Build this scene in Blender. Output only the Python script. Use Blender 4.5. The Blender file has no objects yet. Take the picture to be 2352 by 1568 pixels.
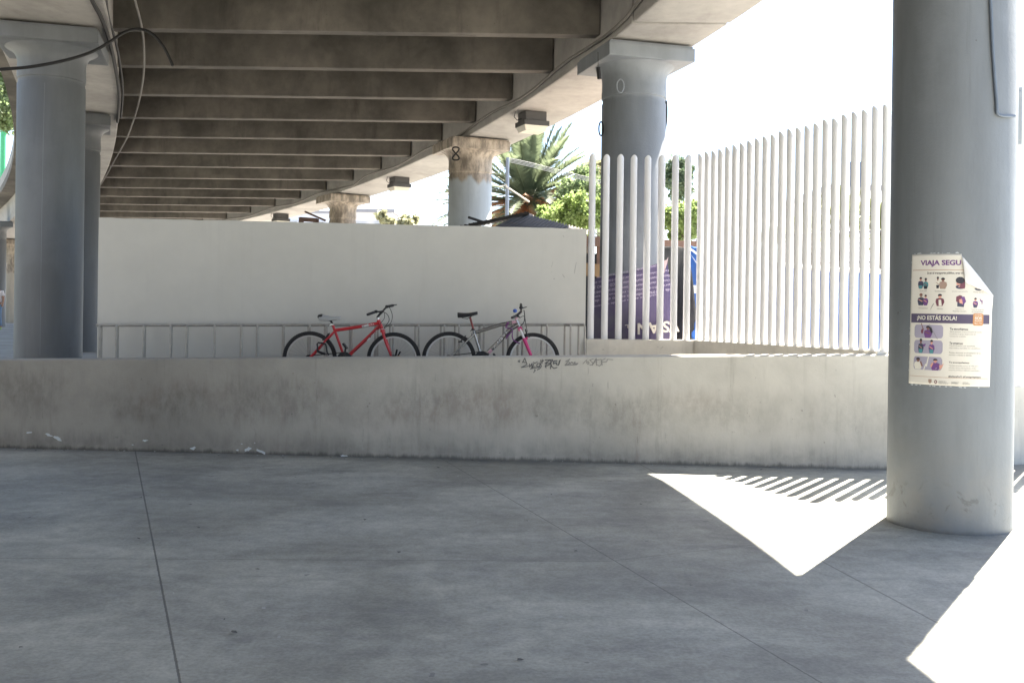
import bpy, bmesh, math, random
from mathutils import Vector, Matrix
random.seed(11)
C = bpy.context.scene.collection
SC = bpy.context.scene
PI = math.pi
# ------------------------------------------------------------------ camera model (pixels of a 2352-wide picture)
FPX, CX, CY, ROLL, EYE = 2287.0, 1176.0, 710.0, 0.013, 1.6
cr, sr = math.cos(ROLL), math.sin(ROLL)
def at(x, y, d):
    """world point seen at picture position x, y at depth d"""
    u = (x - CX) / FPX * d; v = (CY - y) / FPX * d
    return Vector((u * cr - v * sr, d, EYE + u * sr + v * cr))
def onz(x, y, z):
    u = (x - CX) / FPX; v = (CY - y) / FPX
    b = u * sr + v * cr
    d = (z - EYE) / b
    return at(x, y, d)
# ------------------------------------------------------------------ mesh builder
W = {}
class MB:
    def __init__(s): s.v = []; s.f = []; s.m = []; s.cur = 0
    def add(s, vs, fs):
        o = len(s.v); s.v += [Vector(p) for p in vs]
        for f in fs: s.f.append([i + o for i in f]); s.m.append(s.cur)
        return s
    def box(s, c, size, rz=0.0, mtx=None):
        hx, hy, hz = size[0] / 2, size[1] / 2, size[2] / 2
        vs = [Vector((x, y, z)) for z in (-hz, hz) for x, y in ((-hx, -hy), (hx, -hy), (hx, hy), (-hx, hy))]
        M = Matrix.Translation(Vector(c)) @ (mtx if mtx is not None else Matrix.Rotation(rz, 4, 'Z'))
        vs = [M @ p for p in vs]
        return s.add(vs, [(3, 2, 1, 0), (4, 5, 6, 7), (0, 1, 5, 4), (1, 2, 6, 5), (2, 3, 7, 6), (3, 0, 4, 7)])
    def bar(s, a, b, w, h):
        a = Vector(a); b = Vector(b); d = b - a
        q = d.to_track_quat('X', 'Z').to_matrix().to_4x4()
        return s.box((a + b) / 2, (d.length, w, h), mtx=q)
    def prism(s, pts, z0, z1):
        n = len(pts)
        g0 = z0 if callable(z0) else (lambda x, y: z0)
        g1 = z1 if callable(z1) else (lambda x, y: z1)
        vs = [(x, y, g0(x, y)) for x, y in pts] + [(x, y, g1(x, y)) for x, y in pts]
        fs = [tuple(reversed(range(n))), tuple(range(n, 2 * n))]
        fs += [(i, (i + 1) % n, n + (i + 1) % n, n + i) for i in range(n)]
        return s.add(vs, fs)
    def tube(s, pts, r, n=8, caps=True):
        pts = [Vector(p) for p in pts]; k = len(pts)
        rs = r if isinstance(r, (list, tuple)) else [r] * k
        base = len(s.v); ref = None
        for i, p in enumerate(pts):
            t = (pts[min(i + 1, k - 1)] - pts[max(i - 1, 0)])
            if t.length < 1e-9: t = Vector((0, 0, 1))
            t.normalize()
            if ref is None:
                ref = Vector((0, 0, 1)) if abs(t.z) < .9 else Vector((1, 0, 0))
            a = (ref - t * ref.dot(t))
            if a.length < 1e-6: a = t.orthogonal()
            a.normalize(); ref = a; b = t.cross(a)
            for j in range(n):
                an = 2 * PI * j / n
                s.v.append(p + (a * math.cos(an) + b * math.sin(an)) * rs[i])
        for i in range(k - 1):
            for j in range(n):
                s.f.append([base + i * n + j, base + i * n + (j + 1) % n, base + (i + 1) * n + (j + 1) % n, base + (i + 1) * n + j]); s.m.append(s.cur)
        if caps:
            s.f.append([base + j for j in reversed(range(n))]); s.m.append(s.cur)
            s.f.append([base + (k - 1) * n + j for j in range(n)]); s.m.append(s.cur)
        return s
    def lathe(s, prof, c, n=48, axis='Z', caps=False):
        base = len(s.v); c = Vector(c)
        for r, h in prof:
            for j in range(n):
                a = 2 * PI * j / n
                if axis == 'Z': p = Vector((r * math.cos(a), r * math.sin(a), h))
                else: p = Vector((r * math.cos(a), h, r * math.sin(a)))
                s.v.append(c + p)
        k = len(prof)
        for i in range(k - 1):
            for j in range(n):
                q = [base + i * n + j, base + i * n + (j + 1) % n, base + (i + 1) * n + (j + 1) % n, base + (i + 1) * n + j]
                s.f.append(q if axis == 'Z' else q[::-1]); s.m.append(s.cur)
        if caps:
            s.f.append([base + j for j in reversed(range(n))]); s.m.append(s.cur)
            s.f.append([base + (k - 1) * n + j for j in range(n)]); s.m.append(s.cur)
        return s
    def torus(s, c, R, r, n=40, m=8, axis='Y'):
        prof = [(R + r * math.cos(2 * PI * i / m), r * math.sin(2 * PI * i / m)) for i in range(m + 1)]
        return s.lathe(prof, c, n, axis)
    def blob(s, c, rx, ry, rz, n=10, m=7, jit=0.0, mtx=None):
        vs = []; fs = []
        for i in range(m + 1):
            th = PI * i / m
            for j in range(n):
                ph = 2 * PI * j / n; k = 1 + random.uniform(-jit, jit)
                p = Vector((rx * k * math.sin(th) * math.cos(ph), ry * k * math.sin(th) * math.sin(ph), rz * k * math.cos(th)))
                if mtx is not None: p = mtx @ p
                vs.append(Vector(c) + p)
        for i in range(m):
            for j in range(n):
                fs.append((i * n + j, (i + 1) * n + j, (i + 1) * n + (j + 1) % n, i * n + (j + 1) % n))
        return s.add(vs, fs)
    def grid(s, P):
        nu = len(P); nv = len(P[0])
        vs = [p for row in P for p in row]
        fs = [(i * nv + j, i * nv + j + 1, (i + 1) * nv + j + 1, (i + 1) * nv + j) for i in range(nu - 1) for j in range(nv - 1)]
        return s.add(vs, fs)
    def build(s, name, mats, parent=None, smooth=False, bevel=0.0, origin=None, solid=0.0, loc=None):
        o0 = W[parent.name] if parent is not None else Vector(origin) if origin is not None else Vector((0, 0, 0))
        me = bpy.data.meshes.new(name)
        me.from_pydata([tuple(p - o0) for p in s.v], [], s.f)
        if not isinstance(mats, (list, tuple)): mats = [mats]
        for m in mats: me.materials.append(m)
        me.polygons.foreach_set('material_index', s.m)
        bm = bmesh.new(); bm.from_mesh(me)
        bmesh.ops.remove_doubles(bm, verts=bm.verts, dist=1e-6)
        if solid == 0.0 and not getattr(s, 'keep', False): bmesh.ops.recalc_face_normals(bm, faces=bm.faces)
        if bevel > 0:
            es = [e for e in bm.edges if len(e.link_faces) == 2 and e.calc_face_angle(0) > .6]
            bmesh.ops.bevel(bm, geom=es, offset=bevel, segments=2, affect='EDGES', profile=.6, clamp_overlap=True)
        if smooth:
            for f in bm.faces: f.smooth = True
            for e in bm.edges:
                if len(e.link_faces) == 2 and e.calc_face_angle(0) > .7: e.smooth = False
        bm.to_mesh(me); bm.free()
        o = bpy.data.objects.new(name, me); C.objects.link(o)
        if parent is not None: o.parent = parent
        else: o.location = o0
        W[o.name] = o0
        if solid > 0:
            md = o.modifiers.new('thick', 'SOLIDIFY'); md.thickness = solid; md.offset = 0
        return o
def tag(o, label, cat, group=None, kind=None):
    o['label'] = label; o['category'] = cat
    if group: o['group'] = group
    if kind: o['kind'] = kind
    return o
def thing(name, loc, label, cat, group=None):
    o = bpy.data.objects.new(name, None); C.objects.link(o); o.location = loc; o.empty_display_size = .1
    W[o.name] = Vector(loc)
    return tag(o, label, cat, group)
def struct(o): o['kind'] = 'structure'; return o
def dup(root, loc, rz, label, group=None):
    r = root.copy(); C.objects.link(r); r.location = loc; r.rotation_euler = (0, 0, rz); r['label'] = label
    if group: r['group'] = group
    def rec(o, p):
        for ch in [q for q in bpy.data.objects if q.parent == o]:
            c = ch.copy(); C.objects.link(c); c.parent = p; rec(ch, c)
    rec(root, r)
    return r
# ------------------------------------------------------------------ materials
class N:
    def __init__(s, name):
        s.mat = bpy.data.materials.new(name); s.mat.use_nodes = True
        s.t = s.mat.node_tree; s.t.nodes.clear()
        s.out = s.t.nodes.new('ShaderNodeOutputMaterial'); s.b = s.t.nodes.new('ShaderNodeBsdfPrincipled')
        s.t.links.new(s.b.outputs[0], s.out.inputs[0]); s._pos = None
    def n(s, ty, **kw):
        x = s.t.nodes.new(ty)
        for k, v in kw.items(): setattr(x, k, v)
        return x
    def L(s, a, b): s.t.links.new(a, b)
    def pos(s, obj=False):
        if s._pos is None:
            s._pos = s.n('ShaderNodeTexCoord').outputs['Object'] if obj else s.n('ShaderNodeNewGeometry').outputs['Position']
        return s._pos
    def val(s, sock, v):
        if isinstance(v, (int, float)): sock.default_value = v
        elif isinstance(v, tuple): sock.default_value = v if len(v) == len(sock.default_value) else v + (1,)
        else: s.L(v, sock)
    def math(s, op, a, b=0.0, c=None, clamp=False):
        x = s.n('ShaderNodeMath', operation=op, use_clamp=clamp); s.val(x.inputs[0], a); s.val(x.inputs[1], b)
        if c is not None: s.val(x.inputs[2], c)
        return x.outputs[0]
    def scale(s, v, k, off=(0, 0, 0), rot=(0, 0, 0)):
        m = s.n('ShaderNodeMapping'); s.L(v, m.inputs[0]); m.inputs['Scale'].default_value = k if isinstance(k, tuple) else (k, k, k)
        m.inputs['Location'].default_value = off; m.inputs['Rotation'].default_value = rot
        return m.outputs[0]
    def noise(s, v, scale, detail=4, rough=.55, dist=0.0):
        x = s.n('ShaderNodeTexNoise'); s.L(v, x.inputs['Vector']); x.inputs['Scale'].default_value = scale
        x.inputs['Detail'].default_value = detail; x.inputs['Roughness'].default_value = rough; x.inputs['Distortion'].default_value = dist
        return x.outputs[0]
    def rng(s, v, a, b, c=0.0, d=1.0, smooth=True):
        x = s.n('ShaderNodeMapRange'); x.interpolation_type = 'SMOOTHSTEP' if smooth else 'LINEAR'
        s.val(x.inputs[0], v)
        for i, q in enumerate((a, b, c, d)): s.val(x.inputs[i + 1], q)
        return x.outputs[0]
    def mix(s, f, a, b):
        x = s.n('ShaderNodeMix', data_type='RGBA'); s.val(x.inputs[0], f); s.val(x.inputs[6], a); s.val(x.inputs[7], b)
        return x.outputs[2]
    def mul(s, f, a, b):
        x = s.n('ShaderNodeMix', data_type='RGBA', blend_type='MULTIPLY'); s.val(x.inputs[0], f); s.val(x.inputs[6], a); s.val(x.inputs[7], b)
        return x.outputs[2]
    def xyz(s, v):
        x = s.n('ShaderNodeSeparateXYZ'); s.L(v, x.inputs[0]); return x.outputs
    def bump(s, h, st=.2, dist=.01):
        x = s.n('ShaderNodeBump'); x.inputs['Strength'].default_value = st; x.inputs['Distance'].default_value = dist
        s.L(h, x.inputs['Height']); s.L(x.outputs[0], s.b.inputs['Normal'])
    def done(s, col, rough=.8, metal=0.0, spec=None):
        s.val(s.b.inputs['Base Color'], col); s.val(s.b.inputs['Roughness'], rough); s.b.inputs['Metallic'].default_value = metal
        if spec is not None: s.b.inputs['Specular IOR Level'].default_value = spec
        return s.mat
def sc3(c, k): return tuple(min(1, x * k) for x in c)
def plain(name, col, rough=.5, metal=0.0, var=.12, sc=9.0, obj=True):
    m = N(name); p = m.pos(obj); n = m.noise(p, sc, 5)
    return m.done(m.mix(n, sc3(col, 1 - var), sc3(col, 1 + var)), rough, metal)
def concrete(name, col, var=.22, scale=1.3, stain=(.12, .10, .08), stain_amt=.5, streak=(5, 5, .5), bump=.25, rough=.85, pits=True):
    m = N(name); p = m.pos()
    a = m.noise(p, scale, 8, .6, .3); b = m.noise(p, scale * 6, 6, .6)
    base = m.mix(m.rng(a, .3, .7), sc3(col, 1 - var), sc3(col, 1 + var))
    base = m.mul(min(.6, var * 2.6), base, m.mix(m.rng(b, .3, .7), (.78, .78, .78), (1.1, 1.09, 1.07)))
    st = m.rng(m.noise(m.scale(p, streak), 1.2, 7, .65), .52, .78)
    base = m.mix(m.math('MULTIPLY', st, stain_amt), base, stain)
    f = m.noise(p, 70, 3, .7)
    if pits:
        sp = m.rng(m.noise(p, 22, 2, .5), .70, .76)
        base = m.mix(m.math('MULTIPLY', sp, .45), base, sc3(col, .45))
    m.bump(m.math('ADD', m.math('MULTIPLY', b, .6), m.math('MULTIPLY', f, .35)), bump, .012)
    return m.done(base, rough)
def line_mask(m, xyz, a, b, w, jit=None):
    """mask along the straight floor line through a and b"""
    dx, dy = b[0] - a[0], b[1] - a[1]; L = math.hypot(dx, dy); nx, ny = -dy / L, dx / L
    d = m.math('ADD', m.math('MULTIPLY', xyz[0], nx), m.math('MULTIPLY', xyz[1], ny))
    d = m.math('ADD', d, -(nx * a[0] + ny * a[1]))
    if jit is not None: d = m.math('ADD', d, jit)
    return m.rng(m.math('ABSOLUTE', d), w * .4, w, 1, 0)

def floor_material():
    m = N('floor concrete'); p = m.pos(); q = m.xyz(p)
    base = (.375, .376, .335)
    a = m.noise(p, .55, 7, .6, .5)
    col = m.mix(m.rng(a, .34, .66), sc3(base, .74), sc3(base, 1.2))
    # broad trowel and mop swipes
    sw = m.noise(m.scale(p, (.7, 1.3, 1), rot=(0, 0, .5)), 1.0, 6, .6, 1.1)
    col = m.mul(.8, col, m.mix(m.rng(sw, .34, .66), (.80, .80, .81), (1.14, 1.13, 1.11)))
    sw2 = m.noise(m.scale(p, (.9, 3.2, 1), rot=(0, 0, .75)), 1.0, 6, .62, 1.5)
    col = m.mix(m.math('MULTIPLY', m.rng(sw2, .56, .74), .34), col, (.43, .425, .41))
    sw3 = m.noise(m.scale(p, (.7, 2.2, 1), off=(3, 5, 0), rot=(0, 0, .6)), 1.0, 6, .62, 1.6)
    col = m.mix(m.math('MULTIPLY', m.rng(sw3, .56, .72), .34), col, (.195, .197, .20))
    f = m.noise(p, 45, 5, .75)
    col = m.mul(.6, col, m.mix(m.rng(f, .3, .7), (.72, .72, .72), (1.24, 1.24, 1.24)))
    g = m.noise(p, 9, 5, .65)
    col = m.mul(.65, col, m.mix(m.rng(g, .3, .7), (.80, .80, .80), (1.14, 1.14, 1.14)))
    oil = m.rng(m.noise(p, 1.7, 5, .6, .4), .66, .74)
    col = m.mix(m.math('MULTIPLY', oil, .28), col, (.15, .15, .155))
    grit = m.rng(m.noise(p, 90, 2, .5), .66, .72)
    col = m.mix(m.math('MULTIPLY', grit, .35), col, (.16, .16, .16))
    spots = m.rng(m.noise(p, 7, 2, .5), .74, .76)
    col = m.mix(m.math('MULTIPLY', spots, .5), col, (.10, .10, .11))
    jit = m.math('MULTIPLY', m.math('ADD', m.noise(p, 30, 4, .7), -.5), .010)
    gv = line_mask(m, q, (-3.91, 10.42), (-1.386, 4.22), .008, jit)
    gv = m.math('MAXIMUM', gv, m.math('MULTIPLY', line_mask(m, q, (-.61, 10.25), (1.364, 4.31), .006, jit), .8))
    lx = m.math('LESS_THAN', q[0], .63)
    gv = m.math('MAXIMUM', gv, m.math('MULTIPLY', m.math('MULTIPLY', line_mask(m, q, (-3.2, 6.24), (.63, 6.36), .006, jit), lx), .7))
    rx = m.math('GREATER_THAN', q[0], .63)
    gv = m.math('MAXIMUM', gv, m.math('MULTIPLY', m.math('MULTIPLY', line_mask(m, q, (.63, 6.36), (1.66, 6.85), .008, jit), rx), .5))
    gv = m.math('MAXIMUM', gv, m.math('MULTIPLY', m.math('MULTIPLY', line_mask(m, q, (2.235, 5.154), (2.337, 4.545), .010, jit), rx), .6))
    gv = m.math('MAXIMUM', gv, m.math('MULTIPLY', line_mask(m, q, (-7.3, 10.42), (-4.2, 3.2), .010, jit), .8))
    col = m.mix(m.math('MULTIPLY', gv, .72), col, (.075, .073, .07))
    # dirt gathered along the foot of the low wall
    edge = m.math('ADD', m.math('ADD', q[1], m.math('MULTIPLY', q[0], .0775)), -10.53)
    dirt = m.math('MULTIPLY', m.rng(edge, -.35, .0), m.rng(m.noise(p, 3, 5, .6), .2, .8, .25, .75))
    col = m.mix(dirt, col, (.11, .11, .115))
    h = m.math('ADD', m.math('MULTIPLY', f, .4), m.math('MULTIPLY', gv, -2.0))
    m.bump(h, .3, .006)
    return m.done(col, m.rng(a, .3, .7, .62, .85))

def parapet_material():
    m = N('parapet plaster'); p = m.pos(); q = m.xyz(p)
    base = (.49, .47, .428)
    a = m.noise(p, 1.2, 7, .6, .4)
    col = m.mix(m.rng(a, .3, .7), sc3(base, .86), sc3(base, 1.1))
    # hand-height grime band with ragged upper edge, made of countless small rubs and vertical drags
    dr = m.noise(m.scale(p, (11, 11, 1.6)), 1.0, 9, .75)
    rag = m.math('MULTIPLY', m.math('ADD', dr, -.5), .55)
    rag2 = m.math('MULTIPLY', m.math('ADD', m.noise(p, .7, 3, .5), -.5), .45)
    zz = m.math('ADD', m.math('ADD', q[2], rag), rag2)
    band = m.math('MULTIPLY', m.rng(zz, .88, .60), m.rng(zz, .22, .50))
    mott = m.rng(m.noise(p, 1.0, 4, .6), .30, .66, .25, 1.0)
    mo2 = m.rng(m.noise(m.scale(p, (1, 1, .55)), 9, 9, .75), .36, .62, .25, 1.0)
    band = m.math('MULTIPLY', m.math('MULTIPLY', band, mott), mo2)
    xfade = m.rng(q[0], -1.5, 3.8, 0.68, .36)
    warm = m.mix(m.rng(m.noise(p, .9, 3, .5), .45, .6), (.21, .195, .175), (.26, .205, .175))
    col = m.mix(m.math('MULTIPLY', band, xfade), col, warm)
    low = m.math('MULTIPLY', m.rng(m.math('ADD', q[2], rag), .30, .02), m.rng(m.noise(p, 3.5, 6, .7), .25, .7))
    col = m.mix(m.math('MULTIPLY', low, .6), col, (.20, .195, .18))
    foot = m.rng(m.math('ADD', q[2], m.math('MULTIPLY', rag, .25)), .05, .0)
    col = m.mix(m.math('MULTIPLY', foot, .75), col, (.09, .09, .085))
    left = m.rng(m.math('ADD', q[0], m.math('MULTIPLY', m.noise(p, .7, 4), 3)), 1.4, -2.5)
    col = m.mul(left, col, (.70, .69, .68))  # left end darkened in colour for the shade under the deck
    st = m.rng(m.noise(m.scale(p, (9, 9, .55)), 1.0, 7, .7), .55, .75)
    col = m.mix(m.math('MULTIPLY', st, .30), col, (.19, .17, .15))
    rust = m.math('MULTIPLY', m.rng(m.noise(m.scale(p, (3.2, 3.2, .35), off=(4.3, 0, 0)), 1.0, 5, .6), .62, .75), m.rng(q[2], .75, .45))
    col = m.mix(m.math('MULTIPLY', rust, .35), col, (.19, .12, .10))
    scr = m.rng(m.noise(m.scale(p, (24, 24, 3.0), rot=(0, .5, 0)), 1.0, 4, .6), .68, .74)
    col = m.mix(m.math('MULTIPLY', scr, .35), col, (.16, .155, .145))
    sp = m.rng(m.noise(p, 16, 3, .6), .70, .75)
    col = m.mix(m.math('MULTIPLY', sp, .55), col, (.15, .14, .13))
    fine = m.noise(p, 60, 4, .7)
    m.bump(m.math('ADD', m.math('MULTIPLY', fine, .4), m.noise(p, 8, 5, .6)), .35, .012)
    return m.done(col, .85)

def column_material(name, base, top=None, topz=0.0, scuff=True):
    m = N(name); p = m.pos(); q = m.xyz(p)
    a = m.noise(m.scale(p, (3, 3, .5)), 1.2, 6, .6)
    col = m.mix(m.rng(a, .3, .7), sc3(base, .88), sc3(base, 1.1))
    pa = m.rng(m.noise(p, 1.1, 5, .6), .5, .66)
    col = m.mix(m.math('MULTIPLY', pa, .42), col, sc3(base, 1.25))
    if top:
        rag = m.math('MULTIPLY', m.math('ADD', m.noise(m.scale(p, (5, 5, 1.2)), 1, 5, .55), -.5), .5)
        t = m.rng(m.math('ADD', q[2], rag), topz - .06, topz + .06)
        tc = m.mix(m.rng(m.noise(m.scale(p, (4, 4, 1.5)), 1.5, 7, .7), .35, .65), sc3(top, .45), sc3(top, 1.25))
        col = m.mix(t, col, tc)
    st = m.rng(m.noise(m.scale(p, (8, 8, .4)), 1.0, 6, .7), .58, .76)
    col = m.mix(m.math('MULTIPLY', st, .32), col, sc3(base, .5))
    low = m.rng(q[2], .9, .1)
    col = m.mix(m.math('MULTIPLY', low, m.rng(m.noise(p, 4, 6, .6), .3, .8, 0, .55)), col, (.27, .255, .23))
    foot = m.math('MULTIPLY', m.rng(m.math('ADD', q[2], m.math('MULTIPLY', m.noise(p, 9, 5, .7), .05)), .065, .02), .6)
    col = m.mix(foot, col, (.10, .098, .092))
    if scuff:
        zb = m.math('MULTIPLY', m.rng(q[2], .05, .16), m.rng(q[2], .42, .24))
        sc = m.math('MULTIPLY', m.rng(m.noise(p, 6, 6, .7, .8), .56, .64), zb)
        col = m.mix(m.math('MULTIPLY', sc, .55), col, (.11, .11, .11))
        dots = m.rng(m.noise(p, 11, 2, .5), .775, .79)
        col = m.mix(m.math('MULTIPLY', dots, .6), col, (.09, .09, .09))
    m.bump(m.math('ADD', m.noise(p, 40, 4, .7), m.noise(p, 6, 4, .6)), .22, .01)
    return m.done(col, .6)

M = {}
M['floor'] = floor_material()
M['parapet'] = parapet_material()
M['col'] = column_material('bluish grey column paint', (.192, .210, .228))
M['col_left_shade'] = column_material('shaded grey column paint', (.145, .158, .168), scuff=False)  # column paint darkened in colour to stand in for shade
M['col_far_shade'] = column_material('grey column paint', (.10, .108, .115), scuff=False)  # darker copy of the column paint, shade put into the colour
M['col_stained'] = column_material('stained column', (.43, .475, .50), (.36, .305, .245), 4.3, scuff=False)
M['col_bare'] = column_material('bare stained column', (.37, .325, .27), (.36, .305, .245), 3.0, scuff=False)
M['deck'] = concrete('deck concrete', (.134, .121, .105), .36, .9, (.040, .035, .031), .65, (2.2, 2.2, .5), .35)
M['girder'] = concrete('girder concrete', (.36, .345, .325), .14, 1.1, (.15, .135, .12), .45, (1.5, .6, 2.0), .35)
M['wall'] = concrete('white wall paint', (.60, .598, .565), .03, .9, (.42, .41, .39), .16, (6, 6, .5), .12, .7, pits=False)
M['plinth'] = concrete('plinth paint', (.60, .58, .53), .10, 1.5, (.33, .31, .28), .35, (7, 7, .7), .2)
M['pole'] = concrete('white pole paint', (.76, .765, .78), .02, 2.0, (.55, .54, .52), .18, (14, 14, 1.2), .08, .42, pits=False)
M['ground'] = concrete('pale ground', (.34, .33, .31), .15, .4, (.2, .2, .19), .4, (1, 1, 1), .2)
M['paving'] = concrete('pavement', (.30, .29, .275), .18, .7, (.18, .17, .16), .4, (1, 1, 1), .2)
M['steel'] = plain('worn grey steel', (.40, .385, .355), .6, .2, .3, 14)
M['black'] = plain('black rubber', (.018, .018, .02), .7)
M['tyre'] = plain('tyre rubber', (.022, .022, .024), .8)
M['blackplastic'] = plain('black plastic', (.02, .021, .024), .45)
M['chrome'] = plain('bright metal', (.62, .63, .64), .3, .8)
M['alloy'] = plain('alloy rim', (.66, .67, .68), .35, .6)
M['spoke'] = plain('spoke steel', (.42, .42, .43), .4, .7)
M['red'] = plain('red bicycle paint', (.50, .022, .03), .35)
M['silver'] = plain('silver bicycle paint', (.34, .335, .33), .25, .75)
M['pink'] = plain('pink fork paint', (.60, .045, .20), .4)
M['palepink'] = plain('pale pink paint', (.62, .36, .44), .4)
M['white'] = plain('white paint', (.75, .75, .75), .45)
M['saddlegrey'] = plain('grey saddle vinyl', (.42, .43, .43), .5)
M['purple_lock'] = plain('purple cable', (.18, .05, .20), .4)
M['bell'] = plain('blue bell', (.05, .12, .45), .3)
M['yellow'] = plain('ochre metal', (.45, .27, .05), .5)
M['lamp_dark'] = plain('lamp housing', (.055, .053, .052), .55)
M['lens'] = plain('frosted lens', (.66, .62, .52), .35)
M['cable'] = plain('dark cable', (.009, .009, .010), .7)
M['cable_grey'] = plain('dusty conduit', (.17, .16, .145), .7)
M['boxgrey'] = plain('junction box', (.27, .30, .34), .5)
M['ink'] = plain('marker ink', (.10, .10, .105), .8)
M['ink_faint'] = plain('faded ink', (.26, .25, .24), .85)
M['chip'] = plain('exposed white plaster', (.62, .66, .68), .8)

# ------------------------------------------------------------------ deck geometry
def zb(y): return 5.7636 - .028 * y            # girder soffit height
def XRO(y):
    if y > 10: return 4.474 + .0043 * y - .00992 * y * y
    if y > 7: return 3.525 + .194 * (10 - y) - .031 * (10 - y) ** 2
    return 3.828 - .0035 * (y - 7) ** 2 if y < 0 else 3.828 - .0035 * 49 * ((7 - y) / 7) ** 2
def XRI(y): return XRO(y) - 1.27 - .0005 * y
def XLI0(y): return -1.783 - .204 * y - .00526 * y * y if y > 0 else -1.783 - .204 * y - .006 * y * y
BANK = .22
def XLI(y): return 1.06 * XLI0(y / 1.06)
def zl(y): return zb(y) + BANK
def XLO(y): return XLI(y) - 1.45 - .02 * max(0, y)
GH = 1.10
Y0 = -40
def OV(y): return .40 + .44 * min(1, max(0, (y - 9) / 4))
viaduct = thing('viaduct', (0, 12, 0), 'curving concrete road viaduct overhead with crossbeams between two girders', 'viaduct')
def ribbon_solid(fa, fb, y0, y1, za, zt, step=.8):
    m = MB(); ys = []; y = y0
    while y < y1 - 1e-6: ys.append(y); y += step
    ys.append(y1)
    P = []
    for y in ys:
        P.append([(fa(y), y, za(y)), (fb(y), y, za(y)), (fb(y), y, zt(y)), (fa(y), y, zt(y)), (fa(y), y, za(y))])
    m.grid(P)
    m.add(P[0][:4], [(0, 1, 2, 3)]); m.add(P[-1][:4], [(3, 2, 1, 0)])
    return m
JOINT = 13.15
for y0, y1 in ((Y0, JOINT - .03), (JOINT + .03, 62)):
    g = ribbon_solid(XRO, XRI, y0, y1, zb, lambda y: zb(y) + GH).build('girder', M['girder'], viaduct, bevel=.03)
g = ribbon_solid(XLI, XLO, Y0, 62, zl, lambda y: zb(y) + GH).build('girder', M['girder'], viaduct, bevel=.03)
g['label'] = 'inner girder on the far side of the crossbeams'
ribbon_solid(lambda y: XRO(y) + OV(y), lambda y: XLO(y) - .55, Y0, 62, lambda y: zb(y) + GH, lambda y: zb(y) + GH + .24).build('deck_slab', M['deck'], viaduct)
ribbon_solid(lambda y: XRO(y) + OV(y), lambda y: XRO(y) + OV(y) - .22, Y0, 62, lambda y: zb(y) + GH + .243, lambda y: zb(y) + GH + .6).build('kerb_wall', M['girder'], viaduct)
ribbon_solid(lambda y: XLO(y) - .33, lambda y: XLO(y) - .55, Y0, 62, lambda y: zb(y) + GH + .243, lambda y: zb(y) + GH + .6).build('kerb_wall', M['girder'], viaduct)
for n in range(-26, 22):
    yr = 14.43 + 1.96 * n; yl = 1.06 * (14.28 + 1.95 * n)
    xr = XRI(yr) + .02; xl = XLI(yl) - .02
    m = MB(); hw = .11
    K = 12
    prof = [(-hw, .0), (hw, .0), (hw + .005, .06), (hw + .03, .78 + .24), (-hw - .03, .78 + .24), (-hw - .005, .06)]
    P = []
    for k in range(K + 1):
        t = k / K; x = xl + (xr - xl) * t; y = yl + (yr - yl) * t; z = zb(y) + .20 + BANK * (1 - t)
        P.append([(x, y + a, min(z + b, zb(y) + GH - .01)) for a, b in prof] )
        P[-1].append(P[-1][0])
    m.grid(P); m.add(P[0][:6], [(0, 1, 2, 3, 4, 5)]); m.add(P[-1][:6], [(5, 4, 3, 2, 1, 0)])
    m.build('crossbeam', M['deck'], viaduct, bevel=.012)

# ------------------------------------------------------------------ columns
def column(x, y, r, base, mat, label, capmat=None, rz=None, cap=1.3, fl=1.0, up=0.0):
    zt = zb(y) + up
    t = thing('viaduct_column', (x, y, base), label, 'column', 'columns holding up the viaduct')
    prof = [(r + .004, base), (r, base + .02), (r, zt - .77), (r - .012, zt - .755), (r - .012, zt - .70), (r + .004, zt - .69), (r + .004, zt - .60),
            (r, zt - .58), (r, zt - .44), (r + .012 * fl, zt - .38), (r + .045 * fl, zt - .32), (r + .10 * fl, zt - .27), (r + .165 * fl, zt - .24)]
    MB().lathe(prof, (x, y, 0), 72).build('shaft', mat, t, smooth=True)
    a = rz if rz is not None else math.atan(.02 * y)
    k = MB(); k.box((x, y, zt - .145), (cap, cap, .19), a)
    cb = k.build('cap_block', capmat or mat, t, bevel=.012)
    MB().box((x, y, zt - .0425), (cap - .05, cap - .05, .045), a).build('bearing_strip', capmat or mat, t)
    for s in (-1, 1):
        px = x + math.cos(a) * .3 * s; py = y + math.sin(a) * .3 * s
        MB().box((px, py, zt - .011), (.22, .22, .018), a).build('bearing_pad', M['black'], t)
    return t
COLR = .465
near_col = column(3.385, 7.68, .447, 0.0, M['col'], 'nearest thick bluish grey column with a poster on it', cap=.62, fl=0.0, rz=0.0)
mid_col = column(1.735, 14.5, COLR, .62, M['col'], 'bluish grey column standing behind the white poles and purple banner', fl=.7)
column(-.93, 21.3, COLR, .62, M['col_stained'], 'column pale blue below and brown stained above, beside the palm')
column(-5.1, 29.8, .40, .62, M['col_bare'], 'brown stained column showing only its flared top over the white wall', cap=1.25)
lcol = column(-6.86, 14.75, COLR, .62, M['col_left_shade'], 'big grey column at the left in front of a darker one', up=BANK, cap=1.42)
column(-8.93, 20.3, COLR, .62, M['col_far_shade'], 'darker grey column half hidden behind the big left column', up=BANK)
column(-24.1, 48.0, COLR, .62, M['col_bare'], 'distant sunlit beige column beside the walking person', rz=.6, up=BANK)
column(-20.9, 40.0, .5, .62, M['col_far_shade'], 'distant dark column behind the walking person at the left edge', rz=.6, up=BANK)

def seam(t, pxs, c, r):
    m = MB(); m.tube([on_col(x, y, -.004, c, r) for x, y in pxs], .0065, 6)
    m.build('formwork_seam', M['col'], t, smooth=True)
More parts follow.
